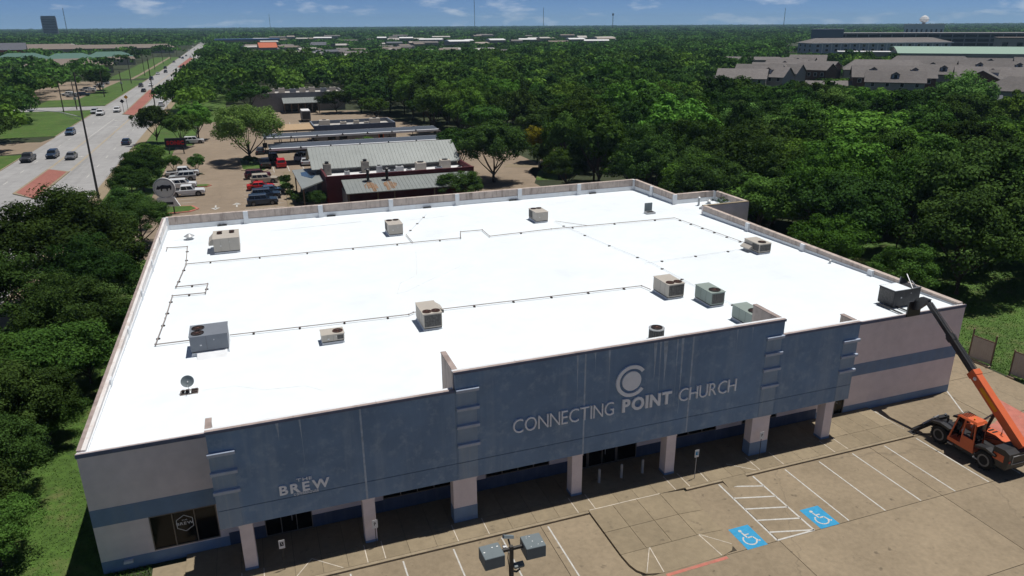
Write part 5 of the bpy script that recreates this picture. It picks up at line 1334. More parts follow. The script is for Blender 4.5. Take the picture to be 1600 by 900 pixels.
# utility and light poles
t = thing('street_light', 'very tall dark street pole with long arm beside the road', 'street light', (-14.3, 97.7, .1))
MB().tube([(0, 0, 0), (0, 0, 20.5)], .2, 10, .1).build('pole', 'polesteel', t)
MB().cyl((0, 0, 0), .4, .5, 'z', 12).build('footing', 'kerb', t)
MB().tube([(0, 0, 13.6), (-3, 0, 14.6), (-6.4, 0, 15.0)], .06).build('arm', 'galv', t)
MB().tube([(0, 0, 12.9), (-3, 0, 14.5)], .03).build('arm_brace', 'galv', t)
MB().bbox(-7.3, -6.4, -.2, .2, 14.9, 15.1, .03).build('lamp_head', 'galv', t)
def upole(label, x, y, h, arms=1):
    t = thing('utility_pole', label, 'utility pole', (x, y, .05), 0, 'utility poles along the road')
    MB().tube([(0, 0, 0), (0, 0, h)], .2, 8, .13).build('pole', 'polewood', t)
    for k in range(arms):
        c_ = box('crossarm', 'polewood', t, -1.2, 1.2, -.07, .07, h - .6 - k * 1.0, h - .45 - k * 1.0)
        for q in (-1.0, 0.5, 1.0): MB().cyl((q, 0, h - .45 - k), .05, .2, 'z', 6).build('insulator', 'galv', c_)
    if arms == 0: MB().bbox(-.4, .4, -.3, .3, h * .35, h * .35 + .9, .05).build('junction_box', 'galv', t)
upole('wooden pole on the lawn with a grey box near the side street', -45.0, 262, 9.5, 0)
upole('wooden pole at the mouth of the side street', -47.2, 252, 10.5, 1)
upole('wooden pole on the first far lawn across the road', -43.6, 314, 10.5, 0)
upole('thin pole on the far lawn before the round tree', -40.2, 342, 9.0, 0)
for y in (395, 460, 530, 610, 700, 800): upole('wooden pole in the far line along the left verge', rx(-42.5, y), y, 12.5, 1)
upole('tall pole on the right verge beside the second median', -19.0, 252, 17, 0)
for x, y, h, lb in ((70.8, 103.5, 5.5, 'white globe garden lamp near the garden path'), (88.0, 119, 5.5, 'white globe garden lamp far along the garden path'), (79.0, 96, 5.5, 'white globe garden lamp among the dark trees')):
    t = thing('garden_lamp', lb, 'lamp', (x, y, .03), 0, 'garden lamps')
    MB().tube([(0, 0, 0), (0, 0, h)], .09).build('post', 'polesteel', t)
    MB().loft([[(r_ * math.cos(a), r_ * math.sin(a), h + z) for a in np.linspace(0, 6.2832, 10, endpoint=False)] for r_, z in ((.1, 0), (.3, .15), (.32, .35), (.1, .58))]).build('globe', 'signwhite', t)
t = thing('utility_cabinet', 'small dark utility cabinet on the lawn by garden path', 'cabinet', (64.2, 98.2, .03))
MB().bbox(-.5, .5, -.4, .4, 0, 1.5, .04).build('body', 'dark_cab', t); box('door', 'dark_metal', t, -.4, .4, -.42, -.4, .15, 1.35)

# ================================================================== FAR BUILDINGS
def gable(name, label, cat, cx, cy, rz, w_, d_, he, hr, wm, rm, wins=0, dormers=0, group=None, floors=1, over=.6, hip=0.0):
    t = thing(name, label, cat, (cx, cy, 0), rz, group)
    X, Y = w_ / 2, d_ / 2
    MB().box(-X, X, -Y, Y, 0, he).build('wall', wm, t)
    for s_ in (-1, 1):
        if hip == 0: MB().prism([(-Y, he), (Y, he), (0, hr - .15)], 'x', s_ * X - (.2 if s_ > 0 else 0), s_ * X + (0 if s_ > 0 else .2)).build('gable_wall', wm, t)
    o = over
    a = [(-X - o, -Y - o, he - .15), (X + o, -Y - o, he - .15), (X + o, Y + o, he - .15), (-X - o, Y + o, he - .15)]
    r0, r1 = -X - o + hip, X + o - hip
    b = MB()
    i = len(b.v); b.v += a + [(r0, 0, hr), (r1, 0, hr)] + [(x, y, z - .25) for x, y, z in a]
    b.f += [(0, 1, 5, 4), (2, 3, 4, 5), (1, 2, 5), (3, 0, 4), (0, 6, 7, 1), (1, 7, 8, 2), (2, 8, 9, 3), (3, 9, 6, 0), (9, 8, 7, 6)] if hip else [(0, 1, 5, 4), (2, 3, 4, 5), (0, 6, 7, 1), (2, 8, 9, 3), (6, 0, 4, 5, 1, 7), (8, 2, 5, 4, 3, 9)][:4]
    if not hip:
        b = MB().prism([(-Y - o, he - .3), (-Y - o, he - .05), (0, hr), (Y + o, he - .05), (Y + o, he - .3), (0, hr - .28)], 'x', -X - o, X + o)
    rf = b.build('roof', rm, t)
    for k in range(wins):
        for fl in range(floors):
            x = -X + w_ * (k + .5) / wins; z = 1.0 + fl * 3.2
            if z + 1.5 > he: continue
            f_ = MB().box(x - .75, x + .75, -Y - .08, -Y + .02, z, z + 1.7).build('window', 'whitetrim', t)
            box('pane', 'glass', f_, x - .6, x + .6, -Y - .1, -Y - .07, z + .15, z + 1.55)
    for k in range(dormers):
        x = -X + w_ * (k + .5) / dormers; y = -Y * .55; z = he + (hr - he) * .45
        dm = MB().box(x - 1.1, x + 1.1, y - .9, y + 1.6, z - .9, z + 1.0).build('dormer', 'aptwall', t)
        MB().prism([(x - 1.5, z + 1.0), (x + 1.5, z + 1.0), (x, z + 2.0)], 'y', y - 1.2, y + 2.4).build('dormer_roof', rm, dm)
        box('dormer_window', 'glass', dm, x - .5, x + .5, y - .94, y - .89, z - .4, z + .8)
    return t
TG = 'townhouses right of the woods'
LBL = ['first', 'second', 'third', 'fourth', 'fifth', 'sixth', 'seventh', 'eighth']
for k in range(6):
    f = k / 5
    gable('townhouse', LBL[k] + ' townhouse from the left in the stepped grey-roofed row', 'townhouse', 206 + 112 * f, 228 + 92 * f, RAD(-40 - 4 * (k % 2)), 19, 17, 6.2, 9.6 + .5 * (k % 2), 'housewall', 'shingle', 4, 0, TG, 2)
for k, (x, y) in enumerate(((262, 250), (276, 262))):
    gable('townhouse', ['lower townhouse wing with brown brick and white trim', 'upper townhouse wing beside the brick one, white trim'][k], 'townhouse', x, y, RAD(-62), 15, 13, 7.0, 9.8, 'housebrick', 'shingle', 5, 0, TG, 2)
for k in range(3):
    gable('garage_row', ['left', 'middle', 'right'][k] + ' low grey roof of the garage row below the townhouses', 'garage', 238 + 12 * k, 216 - 6 * k, RAD(-40), 14, 9, 2.8, 4.6, 'housewall', 'shingle', 3, 0, TG)
ROW = [(262, 205, -40, 30, 2, 'long grey-roofed townhouse with two blue dormers facing the woods'), (288, 182, -47, 24, 1, 'townhouse with one dormer right of the two-dormer one'), (300, 246, -42, 36, 0, 'long plain grey roof behind the two-dormer townhouse'), (332, 214, -44, 30, 2, 'townhouse roof with two dormers in the middle rank'), (352, 268, -45, 40, 0, 'broad grey roof just before the pale green roof'), (388, 226, -48, 36, 2, 'far right townhouse roof with two dormers'), (320, 168, -50, 22, 1, 'townhouse with a single dormer toward the right edge')]
for x, y, a, wd, dm, lb in ROW: gable('townhouse', lb, 'townhouse', x, y, RAD(a), wd, 18, 6.4, 10.6, 'housebrick' if dm else 'housewall', 'shingle', 6, dm, TG, 2, .6, 5.0 if not dm else 0)
gable('townhouse', 'gable-ended grey house standing forward among right-hand trees', 'townhouse', 274, 174, RAD(38), 26, 15, 6.5, 10.6, 'housebrick', 'shingle', 3, 1, TG, 2)
gable('house', 'hip-roofed tan house at the far right picture edge', 'house', 262, 146, RAD(-52), 24, 18, 5.5, 9.6, 'housewall', 'shingle', 4, 0, TG, 1, .8, 6)
gable('house', 'low blue-grey shingle roof surrounded by the nearer trees', 'house', 206, 126, RAD(-52), 20, 16, 3.4, 7.6, 'housewall', 'shingle_grey', 3, 0, TG, 1, .8)
XT = [(224, 232, -58, 14, 'slim gable behind the first units of the stepped row'), (244, 248, -58, 14, 'slim gable between the second and third stepped units'), (268, 276, -58, 15, 'slim gable between the fourth and fifth stepped units'), (296, 300, -58, 15, 'slim gable at the upper end of the stepped row'), (246, 188, -44, 20, 'low wide roof left of the gable-ended forward house'), (318, 236, -46, 22, 'roof wedged between the two middle ranks of townhouses'), (372, 250, -46, 26, 'roof just left of the far right townhouse ranks'), (346, 190, -50, 24, 'roof under the far right two-dormer townhouse'), (300, 214, -46, 18, 'small roof behind the single dormer townhouse')]
for x, y, a, wd, lb in XT: gable('townhouse', lb, 'townhouse', x, y, RAD(a), wd, 14, 6.0, 9.8, 'housewall', 'shingle', 4, 1, TG, 2)
# large apartment block
ap = thing('apartment_block', 'long blue-grey three-storey apartment block with taupe roof', 'apartments', (523, 480, 0), RAD(-15))
MB().box(-60, 60, -14, 14, 0, 11.5).build('wall', 'aptwall', ap)
MB().loft([[(-61.5, -15.5, 11.3), (61.5, -15.5, 11.3), (61.5, 15.5, 11.3), (-61.5, 15.5, 11.3)], [(-50, -4, 15), (50, -4, 15), (50, 4, 15), (-50, 4, 15)]]).build('roof', 'shingle', ap)
box('eave_band', 'whitetrim', ap, -61.6, 61.6, -15.7, -15.4, 10.7, 11.4)
for k in range(15):
    for fl in range(3):
        x = -56 + k * 8; z = 1.0 + fl * 3.5
        f_ = box('window', 'whitetrim', ap, x - 1.5, x + 1.5, -14.15, -14.0, z, z + 2.4); box('pane', 'glass', f_, x - 1.2, x + 1.2, -14.22, -14.14, z + .2, z + 2.2)
    if k < 14: box('pilaster', 'whitetrim', ap, x + 3.6, x + 4.4, -14.25, -14.0, 0, 10.7)
for k in range(3):
    for fl in range(3):
        y = -9 + k * 9; z = 1.0 + fl * 3.5
        f_ = box('window', 'whitetrim', ap, -60.15, -60.0, y - 1.5, y + 1.5, z, z + 2.4); box('pane', 'glass', f_, -60.22, -60.14, y - 1.2, y + 1.2, z + .2, z + 2.2)
# pale green curved roof hall
gr = thing('green_roof_hall', 'wide hall with a pale green curved metal roof', 'building', (522, 366, 0), RAD(-42))
pr_ = [(x, 7.2 + 3.2 * math.cos(x / 48 * math.pi / 2)) for x in np.linspace(-48, 48, 17)]
MB().prism([(-48, 0)] + [(x, z - .3) for x, z in pr_] + [(48, 0)], 'x', -64, 64).build('wall', 'fartan', gr)
MB().prism(pr_ + [(x, z - .28) for x, z in reversed(pr_)], 'x', -66, 66).build('roof', 'greenroof', gr)
lw = thing('low_hall', 'low tan hall with a white roof beside the green roof', 'building', (470, 424, 0), RAD(-40))
MB().box(-26, 26, -9, 9, 0, 6).build('wall', 'fartan', lw); box('roof', 'farwhite', lw, -26.5, 26.5, -9.5, 9.5, 6, 6.5)
for k in range(5): box('window', 'glass', lw, -22 + k * 5, -20 + k * 5, -9.1, -9.0, 1.4, 3.6)
# parking garage
pg = thing('parking_garage', 'long grey multi-level parking garage near the horizon', 'parking garage', (725, 560, 0), RAD(-43))
for fl in range(4):
    box('deck', 'greywall', pg, -140, 120, -30, 30, fl * 4.2 + 3.0, fl * 4.2 + 4.4)
box('core', 'dark_metal', pg, -139, 119, -26, 29, 0, 15.6)
MB().box(-150, -118, -32, 10, 0, 21).build('stair_tower', 'bluewall', pg); MB().box(70, 95, -30, 0, 17, 21.5).build('lift_house', 'greywall', pg)
for k in range(24): box('pillar', 'greywall', pg, -138 + k * 11, -137 + k * 11, -29.5, -28.5, 0, 16)
far = [(840, 660, 60, 24, 10, 'farwhite', 'white-roofed far block left of the garage tower'), (960, 830, 50, 40, 24, 'farwhite', 'bright white far hall above the parking garage'), (1050, 620, 120, 30, 14, 'fartan', 'broad tan far building on the right horizon'), (700, 450, 90, 30, 13, 'brownroof', 'long brownish roof right of the garage')]
for x, y, wd, dp, h, m_, lb in far:
    t = thing('far_building', lb, 'building', (x, y, 0), RAD(-45))
    MB().box(-wd / 2, wd / 2, -dp / 2, dp / 2, 0, h).build('wall', 'fartan' if m_ != 'farwhite' else 'farwhite', t); MB().box(-wd / 2 - .5, wd / 2 + .5, -dp / 2 - .5, dp / 2 + .5, h, h + 1.0).build('roof', m_, t)
    for k in range(8): box('window', 'glass', t, -wd / 2 + wd * (k + .3) / 8, -wd / 2 + wd * (k + .7) / 8, -dp / 2 - .1, -dp / 2, h * .4, h * .75)
t = thing('water_tower', 'small far water tower with a white ball tank', 'water tower', (975, 845, 0)); MB().tube([(0, 0, 0), (0, 0, 28)], 3.0, 12, 2.2).build('stem', 'greywall', t)
MB().loft([[(r_ * math.cos(a), r_ * math.sin(a), z) for a in np.linspace(0, 6.2832, 14, endpoint=False)] for r_, z in ((2.5, 27), (6, 29), (6.5, 32), (4.5, 35), (.8, 37))]).build('tank', 'farwhite', t)
# left of the road
gable('commercial_block', 'brown-roofed low building across the road behind dark trees', 'building', -92, 520, RAD(8), 50, 40, 5, 8.5, 'fartan', 'brownroof', 6, 0, None, 1, 1, 14)
for k, (x, y) in enumerate(((-150, 665), (-112, 640), (-88, 668))):
    gable('green_roof_hall', ['left', 'middle', 'right'][k] + ' section of the green-roofed complex across the road', 'building', x, y, RAD(6), 32, 30, 5.0, 8.5, 'housewall', 'tealroof', 5, 0, 'green-roofed complex', 1, 1, 8)
gable('long_block', 'very long tan-roofed low block far across the road', 'building', -130, 905, RAD(3), 150, 26, 6, 9.5, 'fartan', 'brownroof', 14, 0, None, 1, 1, 8)
gable('long_block', 'second long tan roof behind the green-roofed complex', 'building', -215, 1010, RAD(3), 90, 30, 6, 9.0, 'fartan', 'brownroof', 8, 0, None, 1, 1, 8)
gable('brick_house', 'brick gabled house with slate roof at the left edge', 'house', -196, 800, RAD(10), 40, 18, 8, 14, 'farred', 'shingle_grey', 4, 0)
gable('drive_through', 'orange-roofed small restaurant behind trees by the road', 'building', 42, 830, RAD(5), 18, 16, 6, 11, 'fartan', 'farred', 3, 0)
t = thing('far_building', 'long blue-roofed far shed beside the road end', 'building', (28, 1190, 0), 0); MB().box(-45, 45, -12, 12, 0, 8).build('wall', 'fartan', t); MB().box(-46, 46, -13, 13, 8, 10).build('roof', 'farblue', t)
t = thing('office_tower', 'lone dark office tower on the left horizon', 'tower', (-470, 2440, 0), RAD(8))
MB().box(-18, 18, -14, 14, 0, 54).build('body', 'tower', t); MB().box(-17, 17, -13, 13, 54, 58).build('crown', 'bluewall', t)
for k in range(11): box('window_band', 'glass', t, -16, 16, -14.2, -14.0, 5 + k * 4.2, 7 + k * 4.2)
for x, y, h, lb in ((840, 2680, 128, 'tallest thin radio mast in the middle of the sky'), (1130, 2730, 88, 'thin radio mast right of the tallest one'), (1180, 2250, 62, 'short dark lattice mast near the middle right horizon'), (-400, 2270, 75, 'thin mast beside the office tower'), (150, 3200, 75, 'tiny mast left of the tallest radio mast'), (1900, 2300, 80, 'faint mast over the right woods')):
    t = thing('radio_mast', lb, 'mast', (x, y, 0), 0, 'radio masts')
    wd = 1.6 if h < 70 else 1.1
    b = MB()
    for a in (0, 2.094, 4.189):
        b.bar((wd * math.cos(a), wd * math.sin(a), 0), (wd * .7 * math.cos(a), wd * .7 * math.sin(a), h), .45, .45)
    for k in range(int(h / 6)):
        a0, a1 = (k % 3) * 2.094, ((k + 1) % 3) * 2.094
        b.bar((wd * math.cos(a0), wd * math.sin(a0), k * 6), (wd * math.cos(a1), wd * math.sin(a1), k * 6 + 6), .25, .25)
    b.build('lattice', 'polesteel', t)
    if h == 62: MB().cyl((0, 0, h - 8), 3, 6, 'z', 8).build('antenna_head', 'polesteel', t)
r8 = random.Random(21)
CLEAR = []
def farbox(x, y, wd, dp, h, rz, m_, lb, grp):
    t = thing('far_building', lb, 'building', (x, y, 0), rz, grp)
    MB().box(-wd / 2, wd / 2, -dp / 2, dp / 2, 0, h).build('wall', 'fartan', t)
    MB().loft([[(-wd / 2 - .4, -dp / 2 - .4, h), (wd / 2 + .4, -dp / 2 - .4, h), (wd / 2 + .4, dp / 2 + .4, h), (-wd / 2 - .4, dp / 2 + .4, h)], [(-wd / 2, -dp * .1, h + 1.6), (wd / 2, -dp * .1, h + 1.6), (wd / 2, dp * .1, h + 1.6), (-wd / 2, dp * .1, h + 1.6)]]).build('roof', m_, t)
    CLEAR.append((x, y, max(wd, dp) * .62))
for k in range(48):
    a = r8.uniform(.02, .48); d_ = r8.uniform(950, 1650)
    farbox(10 + d_ * math.sin(a), -36 + d_ * math.cos(a), r8.uniform(10, 34), r8.uniform(12, 24), r8.uniform(5, 9), r8.uniform(-.4, .2), r8.choice(['farwhite', 'farwhite', 'fartan', 'gravelroof', 'brownroof', 'shingle']), 'small far commercial building beyond the woods near the horizon', 'far commercial buildings')
for x, y in ((95, 590), (128, 600), (88, 545), (70, 640), (60, 700), (98, 700), (150, 690)):
    farbox(x, y, r8.uniform(16, 26), 14, 4.5, r8.uniform(-.5, .5), r8.choice(['shingle', 'brownroof', 'gravelroof']), 'small far house roof among trees beyond the woods', 'far house roofs')
for k in range(70):
    if k < 46: x, y = r8.uniform(20, 260), r8.uniform(560, 1050)
    else: x, y = r8.uniform(-330, -75), r8.uniform(560, 1250)
    farbox(x, y, r8.uniform(12, 22), r8.uniform(10, 15), r8.uniform(3.5, 5.5), r8.uniform(-.7, .7), r8.choice(['shingle', 'brownroof', 'gravelroof', 'shingle', 'shingle_grey']), 'small far house roof among trees beyond the woods' if k < 46 else 'small far roof among trees across the road', 'far house roofs' if k < 46 else 'far roofs across the road')
farbox(325, 385, 40, 14, 5, -.7, 'shingle', 'low taupe roof lying alone in the wood left of townhouses', 'far house roofs in the wood')
CLEAR += [(206 + 112 * f, 228 + 92 * f, 15) for f in np.linspace(0, 1, 8)] + [(269, 256, 14), (250, 212, 16), (262, 205, 19), (288, 182, 15), (300, 246, 22), (332, 214, 20), (352, 268, 24), (388, 226, 22), (320, 168, 14), (274, 174, 15), (262, 146, 15), (206, 126, 14)] + [(q[0], q[1], 11) for q in XT]
CLEAR += [(523 + k * .97, 480 - k * .26, 24) for k in (-50, -25, 0, 25, 50)] + [(522, 366, 64), (470, 424, 24), (725, 560, 90), (640, 640, 60), (810, 480, 60), (840, 660, 40), (960, 830, 40), (1050, 620, 70), (700, 450, 55)]
CLEAR += [(-92, 520, 30), (-150, 665, 19), (-112, 640, 19), (-88, 668, 19), (-130, 905, 30), (-190, 900, 30), (-80, 910, 30), (-215, 1010, 45), (-196, 800, 22), (50, 830, 18), (28, 1190, 46), (28, 234, 20)]

# ================================================================== TREES
def crown_mesh(name, seed, H, R, zb, nl, nleaf, ls, m, squash=.85, top=.0):
    g = np.random.default_rng(seed)
    zc, hc = (zb + H) / 2, (H - zb) / 2
    # lobe centres filling the crown, more of them near the outside
    d = g.normal(size=(nl, 3)); d /= np.linalg.norm(d, axis=1)[:, None]
    rad = (.30 + .58 * g.random(nl) ** .6) * (1 + .16 * np.sin(3 * np.arctan2(d[:, 1], d[:, 0]) + seed) + .10 * np.sin(5 * d[:, 2] + seed * 1.7))
    d[:, 2] = np.where(d[:, 2] < -.45, -d[:, 2] * .6, d[:, 2])
    cen = d * rad[:, None] * np.array([R, R, hc]) + np.array([0, 0, zc])
    lr = R * g.uniform(.15, .31, nl)
    ltint = g.random(nl)
    k = np.repeat(np.arange(nl), nleaf); n = len(k)
    u = g.normal(size=(n, 3)); u /= np.linalg.norm(u, axis=1)[:, None]
    u += d[k] * .45 + np.array([0, 0, .30]); u /= np.linalg.norm(u, axis=1)[:, None]
    shell = g.uniform(.45, 1.12, n)
    p = cen[k] + u * (lr[k] * shell)[:, None] * np.array([1, 1, squash])
    nrm = u * .85 + g.normal(size=(n, 3)) * .32 + np.array([0, 0, .12]); nrm /= np.linalg.norm(nrm, axis=1)[:, None]
    t1 = np.cross(nrm, g.normal(size=(n, 3))); t1 /= np.linalg.norm(t1, axis=1)[:, None] + 1e-9
    t2 = np.cross(nrm, t1)
    s = ls * g.uniform(.6, 1.35, n)[:, None]
    bend = nrm * s * .25
    V = np.stack([p - t1 * s, p - t2 * s * .62 + bend, p + t1 * s, p + t2 * s * .62 + bend], 1).reshape(-1, 3)
    tint = np.clip(.5 * ltint[k] + .55 * g.random(n) - .05, 0, 1)
    return cards(name, V, np.repeat(tint, 4), m)
def cards(name, V, tint, m):
    n = len(V) // 4
    me = bpy.data.meshes.new(name)
    me.vertices.add(len(V)); me.vertices.foreach_set('co', V.astype(np.float32).ravel())
    me.loops.add(n * 4); me.loops.foreach_set('vertex_index', np.arange(n * 4, dtype=np.int32))
    me.polygons.add(n); me.polygons.foreach_set('loop_start', np.arange(0, n * 4, 4, dtype=np.int32))
    a = me.attributes.new('tint', 'FLOAT', 'POINT'); a.data.foreach_set('value', tint.astype(np.float32))
    me.update(calc_edges=True); me.validate()
    me.materials.append(M[m])
    return me
def trunk_mesh(name, seed, H, R, zb, r0=.28):
    g = random.Random(seed); b = MB()
    top = zb + (H - zb) * .55
    b.tube([(0, 0, -.1), (g.uniform(-.1, .1), g.uniform(-.1, .1), zb * .5), (g.uniform(-.3, .3), g.uniform(-.3, .3), zb), (g.uniform(-.5, .5), g.uniform(-.5, .5), top)], r0, 7, r0 * .35)
    for k in range(6):
        a = k * 1.05 + g.uniform(-.3, .3); z0 = zb * g.uniform(.55, .95); ln = R * g.uniform(.45, .7)
        b.tube([(0, 0, z0), (ln * .5 * math.cos(a), ln * .5 * math.sin(a), z0 + (H - zb) * .22), (ln * math.cos(a), ln * math.sin(a), z0 + (H - zb) * .5)], r0 * .5, 5, r0 * .14)
    me = b.mesh(name); me.materials.append(M['bark']); return me
PROTO = {}
def proto(key):
    if key in PROTO: return PROTO[key]
    kind, lod, v = key
    # base tree: 12 m high, crown radius 5.5
    H, R, zb = {'dark': (12, 5.6, 2.6), 'mid': (12, 5.2, 3.0), 'light': (12, 5.0, 3.0), 'pale': (12, 6.2, 2.4), 'yellow': (12, 5.2, 3.0)}[kind]
    nl, nf, ls = {0: (100, 225, .165), 1: (92, 120, .24), 3: (130, 300, .125)}[lod]
    sd_ = hash_(kind) * 100 + lod * 10 + v
    c_ = crown_mesh('crown', sd_, H, R, zb, nl, nf, ls, 'leaf_' + kind)
    t_ = trunk_mesh('trunk', sd_, H, R, zb)
    PROTO[key] = (c_, t_); return PROTO[key]
def hash_(s): return sum(ord(c) * (i + 1) for i, c in enumerate(s)) % 97
def tree(kind, x, y, h, r, label, group=None, lod=1, v=0, name='broadleaf_tree'):
    c_, t_ = proto((kind, lod, v))
    R0 = {'dark': 5.6, 'mid': 5.2, 'light': 5.0, 'pale': 6.2, 'yellow': 5.2}[kind] * 1.12
    t = thing(name, label, 'tree' if name.endswith('tree') else 'shrub', (x, y, 0), rnd.uniform(0, 6.28), group)
    t.scale = (r / R0, r / R0, h / 12.0)
    share('crown', c_, t); share('trunk', t_, t)
    return t
# ---- trees one can name
NT = [
 ('dark', -9.0, 44.0, 11.6, 8.0, 0, 0, 'big dark oak left of the white roof beside the road'),
 ('dark', -14.5, 33.0, 10.2, 6.5, 0, 1, 'dark oak at the left picture edge below the biggest oak'),
 ('dark', -6.0, 30.0, 7.6, 4.8, 0, 0, 'dark tree between the left wall and the lower bushes'),
 ('dark', -4.6, 66.0, 6.8, 4.8, 0, 1, 'dark oak at the back left corner of the church'),
 ('dark', -10.5, 60.0, 8.6, 6.0, 0, 2, 'dark oak between the big oak and back corner'),
 ('dark', -7.4, 76.0, 5.8, 4.0, 0, 0, 'dark spreading tree below the round bull sign'),
 ('mid', -6.6, 21.5, 6.6, 5.2, 0, 0, 'leafy green tree halfway down the left lawn'),
 ('mid', -12.0, 21.0, 7.6, 5.6, 0, 1, 'light feathery tree at the left edge above the lawn'),
 ('dark', -9.3, 12.5, 7.6, 5.2, 0, 1, 'dark branching tree at left edge beside the front lawn'),
 ('dark', -8.3, 4.6, 6.6, 4.4, 0, 2, 'low dark tree in the bottom left corner'),
 ('dark', -9.0, -2.6, 6.0, 4.2, 0, 0, 'dark tree cut off by the bottom left picture corner'),
 ('mid', -3.6, 31.5, 4.2, 3.0, 0, 1, 'bush pressed against the left wall'),
 ('mid', -4.4, 25.0, 3.6, 2.4, 0, 2, 'bush between the leafy green tree and left wall'),
 ('mid', -5.4, 15.6, 3.4, 2.6, 0, 0, 'bush at the top of the left lawn'),
 ('dark', -5.2, 38.0, 8.4, 5.0, 0, 2, 'dark tree leaning over the middle of left wall'),
 ('dark', -6.6, 8.8, 5.6, 3.4, 0, 0, 'dark bushy tree leaning over the lower left lawn'),
 ('mid', -5.3, 2.6, 4.0, 2.6, 0, 1, 'small leafy tree at the left edge of front lawn'),
 ('dark', -6.6, 15.0, 6.2, 3.8, 0, 1, 'dark tree just above the open part of left lawn'),
 ('dark', -8.9, 96.0, 5.6, 4.4, 0, 0, 'dark tree on the verge left of the bull sign'),
 ('mid', -9.4, 119.5, 5.4, 3.6, 1, 2, 'olive tree on the verge between round tree and name sign'),
 ('dark', -8.2, 104.0, 6.6, 4.5, 0, 1, 'round dark green tree left of the white parked cars'),
 ('dark', -8.2, 111.5, 6.2, 4.2, 1, 2, 'round green tree just beyond the white parked cars'),
 ('mid', -9.0, 128.5, 5.0, 3.6, 1, 0, 'small olive tree on the verge before the name sign'),
 ('dark', -11.1, 164.5, 9.2, 5.2, 1, 0, 'dark round tree standing on the right verge of road'),
 ('mid', -4.9, 155.0, 8.4, 4.2, 1, 1, 'mid green tree behind the drive-in name sign'),
 ('light', -1.6, 166.0, 9.0, 4.6, 1, 0, 'fresh green tree between name sign and pale tree'),
 ('mid', -.2, 118.0, 3.9, 1.9, 1, 0, 'small tree on the planting island, the right one'),
 ('mid', -4.2, 118.6, 4.1, 1.9, 1, 1, 'small tree on the planting island, the left one'),
 ('pale', 9.9, 128.6, 12.0, 8.4, 0, 0, 'big pale green spreading tree in the rear parking lot'),
 ('dark', -4.5, 243.0, 10.5, 9.5, 1, 1, 'broad dark tree beside the road near the yellow sign'),
 ('mid', 12.0, 228.0, 9.4, 8.2, 1, 2, 'round green tree in front of the grey hall'),
 ('dark', 38.6, 216.0, 7.2, 6.2, 1, 0, 'dark green tree right of the grey hall porch'),
 ('mid', 46.5, 214.0, 9.2, 6.2, 1, 0, 'green tree at the right end of grey hall'),
 ('light', 47.5, 190.0, 6.8, 4.8, 1, 1, 'pale sparse tree behind the drive-in roof'),
 ('dark', 41.2, 75.2, 5.2, 4.4, 0, 1, 'dark bushy tree in front of the shed roof end'),
 ('dark', 51.4, 89.5, 11.0, 7.0, 0, 2, 'large dark tree at the right end of restaurant'),
 ('mid', 46.6, 96.0, 10.0, 5.4, 1, 1, 'green tree behind the restaurant roof end'),
 ('yellow', 66.5, 106.0, 7.6, 3.8, 1, 0, 'yellow-green tree by the garden path'),
 ('dark', 63.4, 95.6, 5.6, 3.0, 1, 0, 'small dark round tree on the small lawn'),
 ('mid', 61.0, 78.5, 7.0, 4.6, 0, 2, 'leafy green tree just behind the back parapet'),
 ('light', 34.5, 130.6, 3.6, 3.0, 1, 1, 'bright green small tree between the two canopies'),
 ('light', 66.0, 22.0, 8.4, 4.6, 0, 0, 'bright green tree behind the right parapet'),
 ('mid', 69.8, 14.8, 6.4, 3.4, 0, 1, 'small olive tree near the right front corner'),
 ('light', 85.0, 40.5, 12.8, 8.4, 0, 1, 'large bright green tree in the right-hand wood'),
 ('light', 110.0, 62.0, 13.2, 9.5, 1, 1, 'wide bright green crown in the middle of right wood'),
 ('dark', 74.0, 27.0, 11.0, 6.6, 0, 2, 'black-green tree shading the lawn by the right corner'),
 ('dark', 78.5, 16.0, 11.0, 7.0, 0, 0, 'dark tree above the shaded right-hand lawn'),
 ('dark', 90.0, 12.0, 12.0, 8.0, 0, 1, 'dark tree at the right picture edge above the lawn'),
 ('dark', -48.5, 338.0, 10.2, 6.2, 1, 0, 'dark round tree with short trunk on the far lawn'),
 ('mid', -50.5, 352.0, 9.2, 6.0, 1, 1, 'green tree right of the dark round one on far lawn'),
]
NT = [(kd, x, y, h, r, 3 if x < -2 and y < 70 else lod, v % 2 if x < -2 and y < 70 else v, lb) for kd, x, y, h, r, lod, v, lb in NT]
for kd, x, y, h, r, lod, v, lb in NT:
    tree(kd, x, y, h, r, lb, None, lod, v, 'shrub' if 'bush ' in lb else 'broadleaf_tree')
for x, y, s in ((15.2, 93.0, 1.3), (15.6, 88.6, 1.1), (15.3, 99.6, 1.4), (17.2, 80.6, 1.8), (18.6, 79.4, 2.0), (19.6, 82.0, 1.6), (9.4, 126.0, 1.2), (10.6, 125.2, 1.1), (16.2, 84.6, 1.2)):
    tree('dark', x, y, s * 1.5, s, 'low dark shrub planted around the restaurant entry and lot', 'shrubs around the restaurant', 1, 0, 'shrub')
